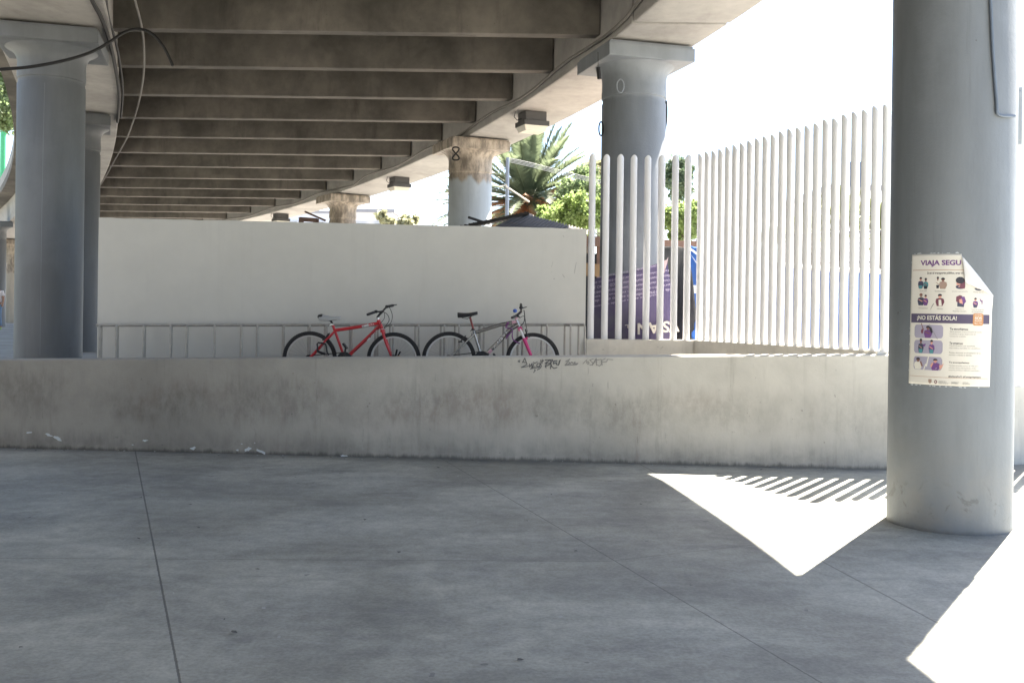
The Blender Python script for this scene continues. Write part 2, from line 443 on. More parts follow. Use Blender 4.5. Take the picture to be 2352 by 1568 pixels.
# ------------------------------------------------------------------ ground, floor, platform
def sheet_obj(name, pts, z, mat):
    m = MB(); m.keep = True; m.add([(x, y, z) for x, y in pts], [tuple(range(len(pts)))])
    return struct(m.build(name, mat))
sheet_obj('ground', [(-1500, -1500), (1500, -1500), (1500, 1500), (-1500, 1500)], -.06, M['ground'])
def zface(X): return 10.53 - .0775 * X                       # front face line of the low wall
PB = .30
fl = [(-40, -40), (40, -40), (40, 26), (9.0, 11.79), (4.02, 10.27), (-26, zface(-26) + .1), (-40, zface(-40))]
sheet_obj('plaza_floor', fl, 0, M['floor'])
pm = MB(); pm.prism([(-30, zface(-30) + .12), (3.9, zface(3.9) + .12), (9.0, 11.9), (60, 27), (400, 800), (-400, 800), (-400, 40)], -.05, .627)
struct(pm.build('platform', M['paving']))

# ------------------------------------------------------------------ low wall in front
pw = thing('low_wall', (0, 10.53, 0), 'long low grimy plastered wall running across in front of the bicycles', 'wall')
def ztop(X): return 1.0975 + .0225 * X if X > -12 else .8275
xs = [-30 + i * .5 for i in range(68)] + [4.02]
P = []
for X in xs:
    yf = zface(X); zt = ztop(X)
    P.append([(X, yf, -.02), (X, yf, zt - .012), (X, yf + .012, zt), (X, yf + PB - .012, zt), (X, yf + PB, zt - .012), (X, yf + PB, -.02)])
m = MB(); m.grid(P); m.add(P[-1], [(5, 4, 3, 2, 1, 0)]); m.add(P[0], [(0, 1, 2, 3, 4, 5)])
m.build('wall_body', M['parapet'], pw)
def on_face(x, y, off=.004):
    lo, hi = 8.0, 14.0
    for _ in range(40):
        d = (lo + hi) / 2; p = at(x, y, d)
        if p.y < zface(p.x) - off: lo = d
        else: hi = d
    return at(x, y, lo)
def strokes(name, polys, w, mat, label):
    m = MB(); m.keep = True
    for pl in polys:
        Q = [on_face(1177.1 + x / 5.47 / 1.7415, (1420 + y / 5.47) / 1.7415) for x, y in pl]
        for a, b in zip(Q, Q[1:]):
            d = (b - a); d.y = 0
            if d.length < 1e-5: continue
            d.normalize(); n = Vector((-d.z, 0, d.x)) * w / 2
            ex = d * w * .3
            m.add([a - n - ex, a + n - ex, b + n + ex, b - n + ex], [(0, 1, 2, 3)])
    o = m.build(name, mat, pw); o['label'] = label
    return o
strokes('graffiti', [[(130, 115), (125, 145)], [(160, 110), (150, 155)], [(215, 165), (270, 65), (320, 200), (190, 270), (350, 240)], [(235, 150), (285, 165)],
    [(370, 190), (375, 260), (430, 180), (420, 290), (460, 250)], [(470, 185), (440, 250), (500, 250)], [(540, 190), (530, 245), (590, 250), (610, 180), (545, 185)],
    [(610, 180), (635, 250), (390, 300)], [(455, 155), (490, 175), (545, 150)], [(620, 105), (625, 165)], [(655, 95), (645, 185)], [(620, 280), (540, 320)], [(480, 315), (500, 335), (460, 380)],
    [(680, 110), (665, 140)]], .008, M['ink'], 'dark scribbled tag on the upper edge of the wall')
strokes('graffiti', [[(715, 105), (830, 100), (715, 180), (815, 180), (880, 120), (870, 95), (835, 110), (845, 190), (830, 300)], [(740, 195), (715, 250), (740, 275)], [(715, 250), (840, 190), (860, 250), (910, 290), (975, 268)],
    [(975, 120), (905, 130), (895, 190), (960, 160), (960, 205), (1010, 215), (1045, 105)], [(1010, 215), (1030, 120)]], .010, M['ink'], 'darkest tag with angular letters')
strokes('graffiti', [[(1165, 140), (1255, 85), (1150, 225), (1240, 190)], [(1235, 145), (1260, 190), (1300, 150)], [(1300, 150), (1330, 190), (1370, 150)], [(1370, 160), (1360, 195), (1430, 180), (1400, 210), (1150, 222)]], .010, M['ink_faint'], 'small grey tag')
strokes('graffiti', [[(1540, 190), (1620, 105), (1625, 170), (1650, 195), (1680, 165), (1650, 140), (1620, 165)], [(1770, 80), (1690, 110), (1760, 170), (1750, 215), (1690, 220)], [(1750, 220), (1835, 70), (1840, 225)], [(1770, 165), (1850, 150)],
    [(1840, 110), (1885, 100), (1940, 90), (1950, 200), (1900, 240), (1860, 210)], [(1965, 220), (1955, 120), (2030, 70)], [(1960, 150), (2060, 145), (2080, 90), (2200, 100)]], .007, M['ink_faint'], 'faint scratched tag')
def patch(px, py, w, h, name='paint_chip', mat=None, slant=0.0):
    m = MB(); m.keep = True; n = 13; vs = []
    for i in range(n):
        a = 2 * PI * i / n; k = random.uniform(.45, 1.0)
        x = math.cos(a) * w / 2 * k
        vs.append(on_face(px + x, py - math.sin(a) * h / 2 * k + slant * x, .003))
    m.add(vs, [tuple(range(n))[::-1]])
    m.build(name, mat or M['chip'], pw)
for a in ((67, 993, 20, 5, 0), (112, 999, 22, 8, .3), (132, 1006, 26, 10, .35), (334, 1011, 17, 6, 0), (443, 1029, 17, 9, -.2), (570, 1031, 26, 12, -.35), (600, 1037, 34, 8, .45), (545, 1033, 9, 6, 0), (555, 1019, 5, 3, 0), (790, 1046, 22, 6, 0), (585, 1017, 5, 3, 0), (305, 1021, 6, 3, 0)):
    patch(a[0], a[1], a[2], a[3], slant=a[4])

# ------------------------------------------------------------------ white wall with bicycle rack
ww = thing('white_wall', (-2.2, 13.2, .627), 'plain off white painted wall behind the two bicycles', 'wall')
wf = lambda X: 13.0 + .0625 * (X + 5.41)
m = MB(); P = []
for i in range(41):
    X = -5.41 + i * (6.40 / 40); t = 2.722 - .0045 * (X + 5.41) + random.uniform(-.004, .004)
    P.append([(X, wf(X), .60), (X, wf(X), t), (X, wf(X) + .16, t), (X, wf(X) + .16, .60)])
m.grid(P); m.add(P[0], [(0, 1, 2, 3)]); m.add(P[-1], [(3, 2, 1, 0)])
m.build('wall_body', M['wall'], ww)
# dark smears and scratches on the right half of the wall
def wall_pt(x, y):
    for d in [12.9 + i * .01 for i in range(70)]:
        p = at(x, y, d)
        if p.y > wf(p.x) - .003: return p
    return p
m = MB(); m.keep = True
R2 = lambda X, Y: ((1900 + X / 2.6133) / 1.7415, (750 + Y / 2.6133) / 1.7415)
for pl, w in (([(640, 770), (630, 850), (655, 1000)], .020), ([(815, 770), (800, 830)], .008), ([(845, 810), (780, 870), (725, 920)], .006), ([(800, 880), (830, 920), (825, 960)], .022), ([(910, 900), (935, 940)], .014),
              ([(990, 720), (1015, 775)], .012), ([(1060, 780), (1035, 900), (990, 960), (970, 1035)], .018), ([(1035, 880), (1010, 960)], .016), ([(770, 900), (760, 960), (790, 1030)], .006), ([(890, 450), (930, 520)], .010), ([(120, 950), (125, 1010)], .008)):
    Q = [wall_pt(*R2(*q)) for q in pl]
    for a, b in zip(Q, Q[1:]):
        d = (b - a).normalized(); n = Vector((-d.z, 0, d.x)) * w / 2
        m.add([a - n * .5, a + n * .4, b + n, b - n * .8], [(0, 1, 2, 3)])
m.build('scuff_mark', plain('wall scuffs', (.44, .44, .42), .8), ww)
rack = thing('bicycle_rack', (-2.2, 12.65, .627), 'low tubular steel bicycle rack fixed along the white wall', 'bicycle rack')
RT = lambda X: 1.325 + .0142 * (X + 5.4)
ra, rb = at(226, 748, 12.78), at(1341, 744, 12.86)
rails = MB(); rails.tube([(ra.x, 12.72, RT(ra.x)), (rb.x, 12.78, RT(rb.x))], .019, 10)
rails.build('rail', M['steel'], rack, smooth=True)
for px in (236.5, 274.5, 336.7, 397.5, 434, 496.6, 557, 594, 653.5, 712, 750, 807.5, 866, 900, 958, 1016, 1049, 1105, 1160, 1193, 1248, 1301, 1333):
    b = at(px - 4, 790, 12.74); f = Vector((b.x + .062, b.y - .21, 0)); z = RT(b.x) - .004
    h = MB(); h.tube([(b.x, b.y, .615), (b.x, b.y, z - .02), (b.x + .006, b.y - .02, z), (f.x - .006, f.y + .02, z), (f.x, f.y, z - .02), (f.x + random.uniform(-.012, .012), f.y, .615)], .0145, 8)
    h.build('hoop', M['steel'], rack, smooth=True)

# ------------------------------------------------------------------ pole fences
def cut_pole(x, y, z0, z1, r, out, drop):
    """upright tube with a slanted cut: low on the side facing out"""
    n = 20; m = MB(); vs = []
    o = Vector(out).normalized()
    for j in range(n):
        a = 2 * PI * j / n; vs.append((x + r * math.cos(a), y + r * math.sin(a), z0))
    for j in range(n):
        a = 2 * PI * j / n; k = (math.cos(a) * o.x + math.sin(a) * o.y + 1) / 2
        vs.append((x + r * math.cos(a), y + r * math.sin(a), z1 - drop * k ** .8))
    m.add(vs, [tuple(range(n, 2 * n))] + [(j, (j + 1) % n, n + (j + 1) % n, n + j) for j in range(n)])
    return m
PT, PZ, PR = 1.215, 3.70, .0455
fa = thing('pole_fence', (1.8, 13.45, .627), 'shaded run of white upright poles in front of the purple banner', 'fence')
m = MB(); m.prism([(1.0, 13.30), (2.42, 13.30), (2.60, 13.56), (1.0, 13.56)], .60, PT)
m.build('plinth', M['plinth'], fa, bevel=.008)
for px in (1356, 1388, 1420, 1451, 1483, 1515, 1546.5, 1576):
    p = at(px, 770, 13.42)
    cut_pole(p.x, 13.42, PT - .01, PZ + random.uniform(-.012, .012), PR, (0, 1, 0), .10).build('pole', M['pole'], fa, smooth=True)
fb_ = thing('pole_fence', (3.1, 11.8, .627), 'sunlit run of white upright poles receding from the near column', 'fence')
c0, c1 = Vector((2.52, 13.40)), Vector((3.885, 10.38))
d = (c1 - c0).normalized(); nrm = Vector((-d.y, d.x))
if nrm.x < 0: nrm = -nrm
i0 = c0 - nrm * .11 - d * .14; i1 = c1 - nrm * .11 + d * .02; o0 = c0 + nrm * .11 - d * .14; o1 = c1 + nrm * .11 + d * .02
m = MB(); m.prism([(i0.x, i0.y + .01), (i1.x, i1.y), (o1.x, o1.y), (o0.x, o0.y + .01)], .60, PT + .002)
m.build('plinth', M['plinth'], fb_, bevel=.008)
for i in range(23):
    q = c0 + (c1 - c0) * (i / 22)
    cut_pole(q.x, q.y, PT - .01, PZ + .02 + .07 * i / 22 + random.uniform(-.01, .01), PR, (nrm.x, nrm.y, 0), .13).build('pole', M['pole'], fb_, smooth=True)
fc = thing('pole_fence', (6.2, 11.1, 0), 'run of white upright poles on the lower wall past the near column', 'fence')
e0, e1 = Vector((4.03, 10.30)), Vector((9.0, 11.8)); d2 = (e1 - e0).normalized(); n2 = Vector((-d2.y, d2.x))
m = MB(); m.prism([(e0.x, e0.y), (e1.x, e1.y), (e1.x + n2.x * .24, e1.y + n2.y * .24), (e0.x + n2.x * .24, e0.y + n2.y * .24)], -.02, .84)
m.build('plinth', M['plinth'], fc, bevel=.008)
for i in range(30):
    q = e0 + d2 * (.09 + .168 * i) + n2 * .11
    cut_pole(q.x, q.y, .83, PZ + .02, PR, (n2.x, n2.y, 0), .13).build('pole', M['pole'], fc, smooth=True)

# ------------------------------------------------------------------ lamps under the girder
def lamp(loc, rz, label):
    t = thing('box_lamp', loc, label, 'lamp', 'box lamps under the girder')
    b = Vector(loc)
    MB().box(b + Vector((0, 0, -.085)), (.42, .40, .17)).build('housing', M['lamp_dark'], t, bevel=.012)
    MB().box(b + Vector((.0, 0, -.215)), (.50, .47, .09)).build('lens_frame', M['lamp_dark'], t, bevel=.008)
    m = MB(); z0, z1 = -.26, -.36
    a = [(-.235, -.22), (.235, -.22), (.235, .22), (-.235, .22)]; c = [(-.20, -.185), (.20, -.185), (.20, .185), (-.20, .185)]
    m.add([b + Vector((x, y, z0)) for x, y in a] + [b + Vector((x, y, z1)) for x, y in c], [(3, 2, 1, 0), (4, 5, 6, 7)] + [(i, (i + 1) % 4, 4 + (i + 1) % 4, 4 + i) for i in range(4)])
    m.build('lens', M['lens'], t, bevel=.006)
    cb = MB(); cb.tube([b + Vector(p) for p in ((-.21, 0, -.12), (-.30, .0, -.16), (-.36, 0, -.10), (-.33, 0, .0), (-.30, 0, .03))], .007, 6)
    cb.build('supply_cable', M['cable'], t, smooth=True)
    t.rotation_euler = (0, 0, rz)
    return t
l1 = lamp((.33, 18.5, zb(18.5)), .36, 'nearest box lamp under the girder, above the palm tree')
dup(l1, (-3.02, 26.3, zb(26.3)), .48, 'smaller box lamp further along the girder, beyond the stained column')
dup(l1, (-8.05, 34.5, zb(34.5)), .60, 'farthest box lamp, cut off by the top of the white wall')

# ------------------------------------------------------------------ cables and conduits
def cable(name, pts, r, mat, label, cat='cable', n=8, sub=6):
    P = [Vector(p) for p in pts]; Q = []
    for i in range(len(P) - 1):
        p0 = P[max(i - 1, 0)]; p1 = P[i]; p2 = P[i + 1]; p3 = P[min(i + 2, len(P) - 1)]
        for k in range(sub):
            t = k / sub
            Q.append(.5 * ((2 * p1) + (p2 - p0) * t + (2 * p0 - 5 * p1 + 4 * p2 - p3) * t * t + (3 * p1 - p0 - 3 * p2 + p3) * t ** 3))
    Q.append(P[-1])
    m = MB(); m.tube(Q, r, n)
    return tag(m.build(name, mat, smooth=True, origin=Q[0]), label, cat)
pts = []
y = 7.0
while y < 46:
    wob = .04 * math.sin(y * 1.7) + (.06 if 12.5 < y < 13.1 else 0) - (.07 if 27.6 < y < 28.4 else 0)
    pts.append((XRI(y) - .035, y, zb(y) + .13 + wob)); y += .7
cable('conduit', pts, .026, M['cable_grey'], 'grey conduit running along the lower inside face of the outer girder', 'conduit', sub=2)
def Zp(x, y, dz):
    u = (x - CX) / FPX; v = (CY - y) / FPX; b = u * sr + v * cr
    d = (5.7636 + BANK + dz - EYE) / (b + .028); return at(x, y, d)
cable('hanging_pipe', [Zp(x, y, .12) for x, y in ((300, -60), (310, 0), (318, 30), (325, 60), (330, 100), (331, 150), (326, 200), (312, 260), (290, 320), (262, 370), (240, 410), (226, 432))], .017, M['cable_grey'], 'thin pale pipe curving beneath the crossbeams at the left', 'pipe')
cable('power_cable', [Zp(x + 4, y, -.02) for x, y in ((180, -70), (207, 0), (228, 40), (246, 90), (258, 140), (267, 190), (270, 230), (266, 280))], .030, M['cable'], 'thick black cable along the inner edge of the left girder', 'cable')
cable('power_cable', [Zp(x + 6, y, .04) for x, y in ((235, -60), (238, 0), (243, 40), (258, 90), (270, 150), (276, 210), (272, 270))], .020, M['cable'], 'thinner black cable beside the thick one on the left girder', 'cable')
cable('loose_cable', [at(x, y, d) for x, y, d in ((-60, 168, 12.0), (0, 160, 12.2), (70, 154, 12.4), (150, 139, 12.7), (210, 120, 13.0), (252, 97, 13.2), (285, 75, 13.4), (320, 67, 13.6), (350, 79, 13.6), (375, 107, 13.6), (390, 135, 13.6), (397, 152, 13.6))], .020, M['cable'], 'loose black cable arching across the big left column and drooping', 'cable')
# coils and dangling bits on the columns
cable('cable_coil', [at(1047 + 9 * math.sin(a) , 340 + 14 * (1 - math.cos(a / 2)) , 20.45) if False else at(1047 + 7.5 * math.sin(2 * a), 353 + 15 * math.cos(a), 20.42) for a in [2 * PI * i / 20 for i in range(21)]], .016, M['cable'], 'black figure of eight cable loop on the stained column', 'cable', sub=3)
cable('cable_ring', [at(1424.5 + 8 * math.cos(a), 198 + 15 * math.sin(a), 13.98) for a in [2 * PI * i / 18 for i in range(19)]], .010, M['col'], 'grey ring of cable hanging on the neck of the middle column', 'cable', sub=3)
cable('cable_coil', [at(1380 + 5 * math.cos(a) + i * .03, 296 + 16 * math.sin(a), 14.3 + .01 * math.sin(3 * a)) for i, a in enumerate([2 * PI * i / 12 for i in range(38)])], .009, M['cable'], 'small tangle of wire at the left edge of the middle column', 'cable', sub=2)
cable('cable_drop', [at(x, y, 14.45) for x, y in ((1529, 232), (1530, 255), (1529, 280), (1526, 300), (1527, 304))], .022, M['cable'], 'short dark cable hugging the right edge of the middle column', 'cable')
cable('hanging_plug', [at(x, y, 13.55) for x, y in ((1373.5, 120), (1373.8, 152), (1374, 155), (1375.5, 168), (1377, 182))], [.004] * 12 + [.03] * 12 + [.028], M['cable'], 'black plug dangling on a wire beside the middle column cap', 'plug', sub=6)
ph = [at(x, y, 7.2) for x, y in ((2273, -40), (2276, 20), (2279, 90), (2284, 170), (2289, 235))]
def on_col(x, y, off=.004, c=(3.385, 7.68), r=.447):
    u = (x - CX) / FPX; v = (CY - y) / FPX; dx = u * cr - v * sr; dy = 1.0
    R = r + off
    A = dx * dx + dy * dy; B = -2 * (dx * c[0] + dy * c[1]); D = c[0] ** 2 + c[1] ** 2 - R * R
    q = max(B * B - 4 * A * D, 0)
    return at(x, y, (-B - math.sqrt(q)) / (2 * A))
cable('wall_cable', [on_col(x, y, .012) for x, y in ((2272, -60), (2276, 20), (2279, 90), (2284, 170), (2289, 235), (2290, 258), (2298, 265), (2312, 267), (2330, 267))], .011, plain('blue grey cable', (.10, .13, .18), .5), 'blue grey cable running down the near column into the box', 'cable')
seam(lcol, ((103, 190), (100, 300), (96, 500), (92, 815)), (-6.86, 14.75), COLR)
m = MB(); m.keep = True
for i in range(150):
    if i < 95: X = random.uniform(-5.5, 3.6); Y = zface(X) - abs(random.gauss(0, .10)) - .012
    else: X = random.uniform(-4, 3); Y = random.uniform(4.5, 10)
    r_ = random.uniform(.006, .02); a0 = random.uniform(0, 6)
    m.cur = 0 if i % 3 else 1
    m.add([(X + r_ * math.cos(a0 + k * 1.26) * random.uniform(.5, 1.2), Y + r_ * .8 * math.sin(a0 + k * 1.26), .006 + random.uniform(0, .008)) for k in range(5)], [(0, 1, 2, 3, 4)])
tag(m.build('litter', [plain('dust crumbs', (.12, .115, .11), .9), plain('plaster crumbs', (.48, .48, .46), .9)]), 'tiny crumbs and flakes scattered on the floor along the low wall', 'litter', kind='stuff')
jb = thing('junction_box', (3.828, 7.64, 2.9), 'grey metal box fixed on the side of the near column at the right edge', 'junction box')
MB().box((3.828, 7.64, 3.12), (.070, .14, .44)).build('box_body', M['boxgrey'], jb, bevel=.008)
MB().box((3.83, 7.566, 3.12), (.05, .012, .37)).build('box_lid', M['boxgrey'], jb, bevel=.003)
# ------------------------------------------------------------------ bicycles
def arc_pts(c, r, a0, a1, n, y=0.0):
    return [(c[0] + r * math.cos(a0 + (a1 - a0) * i / n), y, c[1] + r * math.sin(a0 + (a1 - a0) * i / n)) for i in range(n + 1)]
def flat_text(txt, bold=0.0, res=3):
    cu = bpy.data.curves.new('txt', 'FONT'); cu.body = txt; cu.size = 1; cu.fill_mode = 'FRONT'; cu.resolution_u = res; cu.offset = bold
    ob = bpy.data.objects.new('txt', cu); C.objects.link(ob)
    bpy.context.view_layer.update()
    me = bpy.data.meshes.new_from_object(ob.evaluated_get(bpy.context.evaluated_depsgraph_get()))
    vs = [(v.co.x, v.co.y) for v in me.vertices]; fs = [list(p.vertices) for p in me.polygons]
    bpy.data.objects.remove(ob); bpy.data.curves.remove(cu); bpy.data.meshes.remove(me)
    x0 = min(v[0] for v in vs); x1 = max(v[0] for v in vs)
    y0 = min(v[1] for v in vs); y1 = max(v[1] for v in vs)
    return vs, fs, (x0, x1, y0, y1)
WR = .335
def wheel(t, o, cx, y, tyre_r, rimm, spk, nsp=32):
    c = o + Vector((cx, y, WR))
    hb = MB(); hb.lathe([(.001, -.05), (.028, -.05), (.028, -.042), (.017, -.03), (.017, .03), (.028, .042), (.028, .05), (.001, .05)], c, 16, 'Y')
    for i in range(nsp):
        a = 2 * PI * i / nsp; a2 = a + (.42 if i % 4 < 2 else -.42); s = .038 if i % 2 else -.038
        hb.tube([c + Vector((.026 * math.cos(a2), s, .026 * math.sin(a2))), c + Vector((.272 * math.cos(a), 0, .272 * math.sin(a)))], .0014, 4, False)
    w = hb.build('wheel', M['spoke'], t)
    rm = MB(); rm.lathe([(.268, -.008), (.272, -.013), (.291, -.0135), (.293, -.010), (.286, 0), (.293, .010), (.291, .0135), (.272, .013), (.268, .008), (.268, -.008)], c, 64, 'Y')
    rm.build('rim', rimm, w, smooth=True)
    ty = MB(); ty.torus(c, WR - tyre_r, tyre_r, 64, 10, 'Y')
    for i in range(90):
        a = 2 * PI * i / 90
        for s in (-1, 1):
            ph = .55 * s; R = WR - tyre_r + tyre_r * math.cos(ph) + .001; yy = tyre_r * math.sin(ph)
            aa = a + (.035 if s > 0 else 0)
            M4 = Matrix.Rotation(-aa, 4, 'Y')
            ty.box(c + Vector((R * math.cos(aa), yy, R * math.sin(aa))), (.007, .016, .014), mtx=M4)
    ty.build('tyre', M['tyre'], w, smooth=False)
    return w
def bicycle(label, loc, P):
    t = thing('bicycle', loc, label, 'bicycle', 'bicycles leaning at the rack')
    o = Vector(loc)
    q = lambda p, y=0.0: o + Vector((p[0], y, p[1] + WR))
    fm, fk = P['frame'], P['fork']
    wheel(t, o, 0, 0, .026, P['rim_rear'], M['spoke']); wheel(t, o, P['wb'], 0, .026, P['rim_front'], M['spoke'])
    f = MB()
    bb, st, tj, ht, hb_ = P['bb'], P['seat_top'], P['join'], P['head_top'], P['head_bot']
    f.tube([q(bb), q(st)], .0165, 14)
    f.tube([q(p) for p in P['top_tube']], P['tt_r'], 14)
    f.tube([q(p) for p in P['down_tube']], P['dt_r'], 14)
    f.tube([q(hb_), q(ht)], .022, 16)
    f.tube([q(bb, -.035), q(bb, .035)], .023, 14)
    for s in (-1, 1):
        f.tube([q(tj, .012 * s), q((tj[0] * .72, tj[1] * .72), .045 * s), q((.0, .0), .062 * s)], .0115, 10)
        f.tube([q((bb[0] - .03, bb[1]), .025 * s), q((bb[0] * .6, bb[1] * .6), .048 * s), q((0, 0), .062 * s)], .0105, 10)
    fr = f.build('frame', fm, t, smooth=True)
    for txt, a, b, rr, mt, sz, up in P['decals']:
        vs, fs, (x0, x1, y0, y1) = flat_text(txt, .02)
        A, B = Vector((a[0], 0, a[1])), Vector((b[0], 0, b[1])); d = (B - A); L = d.length; d.normalize(); n = Vector((-d.z, 0, d.x))
        pts = []
        for x, y in vs:
            uu = (x - x0) / (x1 - x0) * L; vv = ((y - y0) / (y1 - y0) - .5) * sz
            yy = -math.sqrt(max(rr * rr - vv * vv, 1e-6)) - .0015
            p = A + d * uu + n * vv
            pts.append(o + Vector((p.x, yy, p.z + WR)))
        m = MB(); m.keep = True; m.add(pts, fs); m.build('decal', mt, fr)
    for a, b, rr, mt, ext in P['bands']:
        f2 = MB(); f2.tube([q(a), q(b)], rr, 14); f2.build('painted_band', mt, fr, smooth=True)
    # fork
    k = MB(); ax = (P['wb'], 0); cw = P['crown']
    dx, dz = ax[0] - cw[0], ax[1] - cw[1]
    if P['susp']:
        k.box(q(cw), (.05, .13, .045), mtx=Matrix.Rotation(math.atan2(dx, -dz) * -1, 4, 'Y'))
        for s in (-1, 1):
            y = .056 * s
            k.tube([q((cw[0] + dx * .30, cw[1] + dz * .30), y), q((cw[0] + dx * .6, cw[1] + dz * .6), y), q(ax, y)], [.024, .021, .018], 12)
        k.tube([q((cw[0] + dx * .34 + .03, cw[1] + dz * .32), -.056), q((cw[0] + dx * .26 + .045, cw[1] + dz * .22), 0), q((cw[0] + dx * .34 + .03, cw[1] + dz * .32), .056)], .012, 8)
        fo = k.build('fork', fk, t, smooth=True)
        s_ = MB()
        for s in (-1, 1): s_.tube([q(cw, .056 * s), q((cw[0] + dx * .34, cw[1] + dz * .34), .056 * s)], .0145, 12)
        s_.build('stanchion', M['white'], fo, smooth=True)
    else:
        k.box(q(cw), (.045, .12, .035))
        for s in (-1, 1):
            y = .054 * s
            k.tube([q((cw[0], cw[1] + .01), y), q((cw[0] + dx * .35, cw[1] + dz * .42), y), q((cw[0] + dx * .75, cw[1] + dz * .82), y), q(ax, y)], [.017, .016, .013, .010], 12)
        k.build('fork', fk, t, smooth=True)
    # seat post and saddle
    sp = MB(); sp.tube([q(st), q(P['post_top'])], .0135, 12); post = sp.build('seat_post', P['post_mat'], t, smooth=True)
    cl = MB(); cl.tube([q((st[0] - .004, st[1] - .012)), q((st[0] + .001, st[1] + .008))], .022, 12)
    cl.tube([q(st, -.02), q((st[0] - .035, st[1] - .02), -.03)], .005, 6); cl.build('seat_clamp', P['clamp_mat'], t, smooth=True)
    ra, no = P['saddle']; S = MB(); rows = []
    Ln = math.hypot(no[0] - ra[0], no[1] - ra[1]); ang = math.atan2(no[1] - ra[1], no[0] - ra[0])
    for i in range(13):
        u = i / 12
        hw = .083 * (1 - u) ** .9 * (1 if u > .08 else .86) + .022 * min(1, (1 - u) * 8 + .3); th = .030 + P['sad_thick'] * (1 - u) ** 1.3
        sag = -.012 * math.sin(PI * u)
        ring = []
        for j in range(12):
            a = 2 * PI * j / 12
            yy = hw * math.cos(a); zz = math.sin(a) * (th * .35 if math.sin(a) > 0 else th) + sag - (th * .35 if abs(math.cos(a)) > .8 else 0)
            lx, lz = u * Ln, zz
            ring.append(o + Vector((ra[0] + lx * math.cos(ang) - lz * math.sin(ang), yy, WR + ra[1] + lx * math.sin(ang) + lz * math.cos(ang))))
        ring.append(ring[0]); rows.append(ring)
    S.grid(rows); S.add(rows[0][:12], [tuple(range(12))]); S.add(rows[-1][:12], [tuple(reversed(range(12)))])
    sd_ = S.build('saddle', P['saddle_mat'], t, smooth=True)
    rl = MB()
    for s in (-1, 1): rl.tube([q((ra[0] + .05, ra[1] - .05), .02 * s), q((ra[0] + .12, ra[1] - .062), .02 * s), q((no[0] - .05, no[1] - .035), .012 * s)], .0035, 6)
    rl.build('saddle_rail', M['black'], sd_, smooth=True)
    if P.get('saddle_tail'):
        c = MB(); c.blob(q((ra[0] + .012, ra[1] - .012)), .042, .09, .034, 14, 8); c.build('saddle_back', P['saddle_tail'], sd_, smooth=True)
    # stem and bar
    s = MB(); s.tube([q(ht), q((ht[0] - .004, ht[1] + .03))], .018, 12); s.build('headset', P['headset'], t, smooth=True)
    s = MB(); s.tube([q(p) for p in P['stem']], .0145, 10); s.build('stem', P['stem_mat'], t, smooth=True)
    b = MB(); b.tube([q((p[0], p[2]), p[1]) for p in P['bar']], .0115, 10); hbar = b.build('handlebar', P['bar_mat'], t, smooth=True)
    for e in (0, -1):
        p0, p1 = P['bar'][e], P['bar'][1 if e == 0 else -2]
        A = q((p0[0], p0[2]), p0[1]); B = q((p1[0], p1[2]), p1[1]); d = (B - A).normalized()
        g = MB(); g.tube([A - d * .005, A + d * .01, A + d * .06, A + d * .115, A + d * .12], [.015, .0175, .0165, .0175, .014], 12)
        g.build('grip', M['blackplastic'], hbar, smooth=True)
        lv = MB(); lv.blob(A + d * .15, .026, .022, .020, 10, 6)
        ld = P['lever_dir']
        lv.tube([A + d * .15, A + d * .13 + Vector((ld[0] * .45, ld[1] * .45 - .01, ld[2] * .45)), A + d * .07 + Vector(ld)], [.009, .007, .006], 8)
        lv.build('brake_lever', M['blackplastic'], hbar, smooth=True)
    # drivetrain
    cr_ = MB(); cr_.lathe([(.02, -.052), (.088, -.052), (.095, -.050), (.095, -.044), (.02, -.044)], q(bb), 36, 'Y')
    for i in range(5):
        a = 2 * PI * i / 5; cr_.tube([q((bb[0] + .02 * math.cos(a), bb[1] + .02 * math.sin(a)), -.057), q((bb[0] + .07 * math.cos(a), bb[1] + .07 * math.sin(a)), -.055)], .008, 6)
    cset = cr_.build('chainring', M['blackplastic'], t)
    for sgn, yy in ((1, -.068), (-1, .068)):
        a = P['crank_ang']; e = (bb[0] + sgn * .17 * math.cos(a), bb[1] + sgn * .17 * math.sin(a))
        m = MB(); m.tube([q(bb, yy * .9), q(e, yy)], [.013, .010], 8)
        m.build('crank_arm', M['blackplastic'], cset, smooth=True)
        m = MB(); m.box(q(e, yy * 1.75), (.085, .085, .024), mtx=Matrix.Rotation(.9 if sgn > 0 else .2, 4, 'Y'))
        m.build('pedal', M['blackplastic'], cset, bevel=.005)
    ch = MB()
    for z in (.040, -.040):
        ch.bar(q((.0, z * .9), -.045), q((bb[0], bb[1] + z * 2.2), -.048), .006, .010)
    ch.build('chain', M['black'], t)
    cg = MB(); cg.lathe([(.012, -.058), (.03, -.058), (.045, -.045), (.05, -.038), (.012, -.030)], q((0, 0)), 28, 'Y')
    cg.tube([q((0, -.03), -.06), q((.02, -.10), -.065), q((.05, -.17), -.06)], [.02, .014, .02], 8)
    cg.build('sprocket', M['black'], t)
    # rim brakes
    for px, pz, an in P['brakes']:
        m = MB()
        for s in (-1, 1):
            m.tube([q((px, pz), .035 * s), q((px + math.cos(an) * .045, pz + math.sin(an) * .045), .042 * s), q((px + math.cos(an) * .095, pz + math.sin(an) * .095), .034 * s)], .009, 8)
            m.box(q((px, pz), .025 * s), (.05, .016, .014))
        m.tube([q((px + math.cos(an) * .095, pz + math.sin(an) * .095), -.034), q((px + math.cos(an) * .105, pz + math.sin(an) * .105), .034)], .004, 6)
        m.build('brake', M['blackplastic'], t, smooth=True)
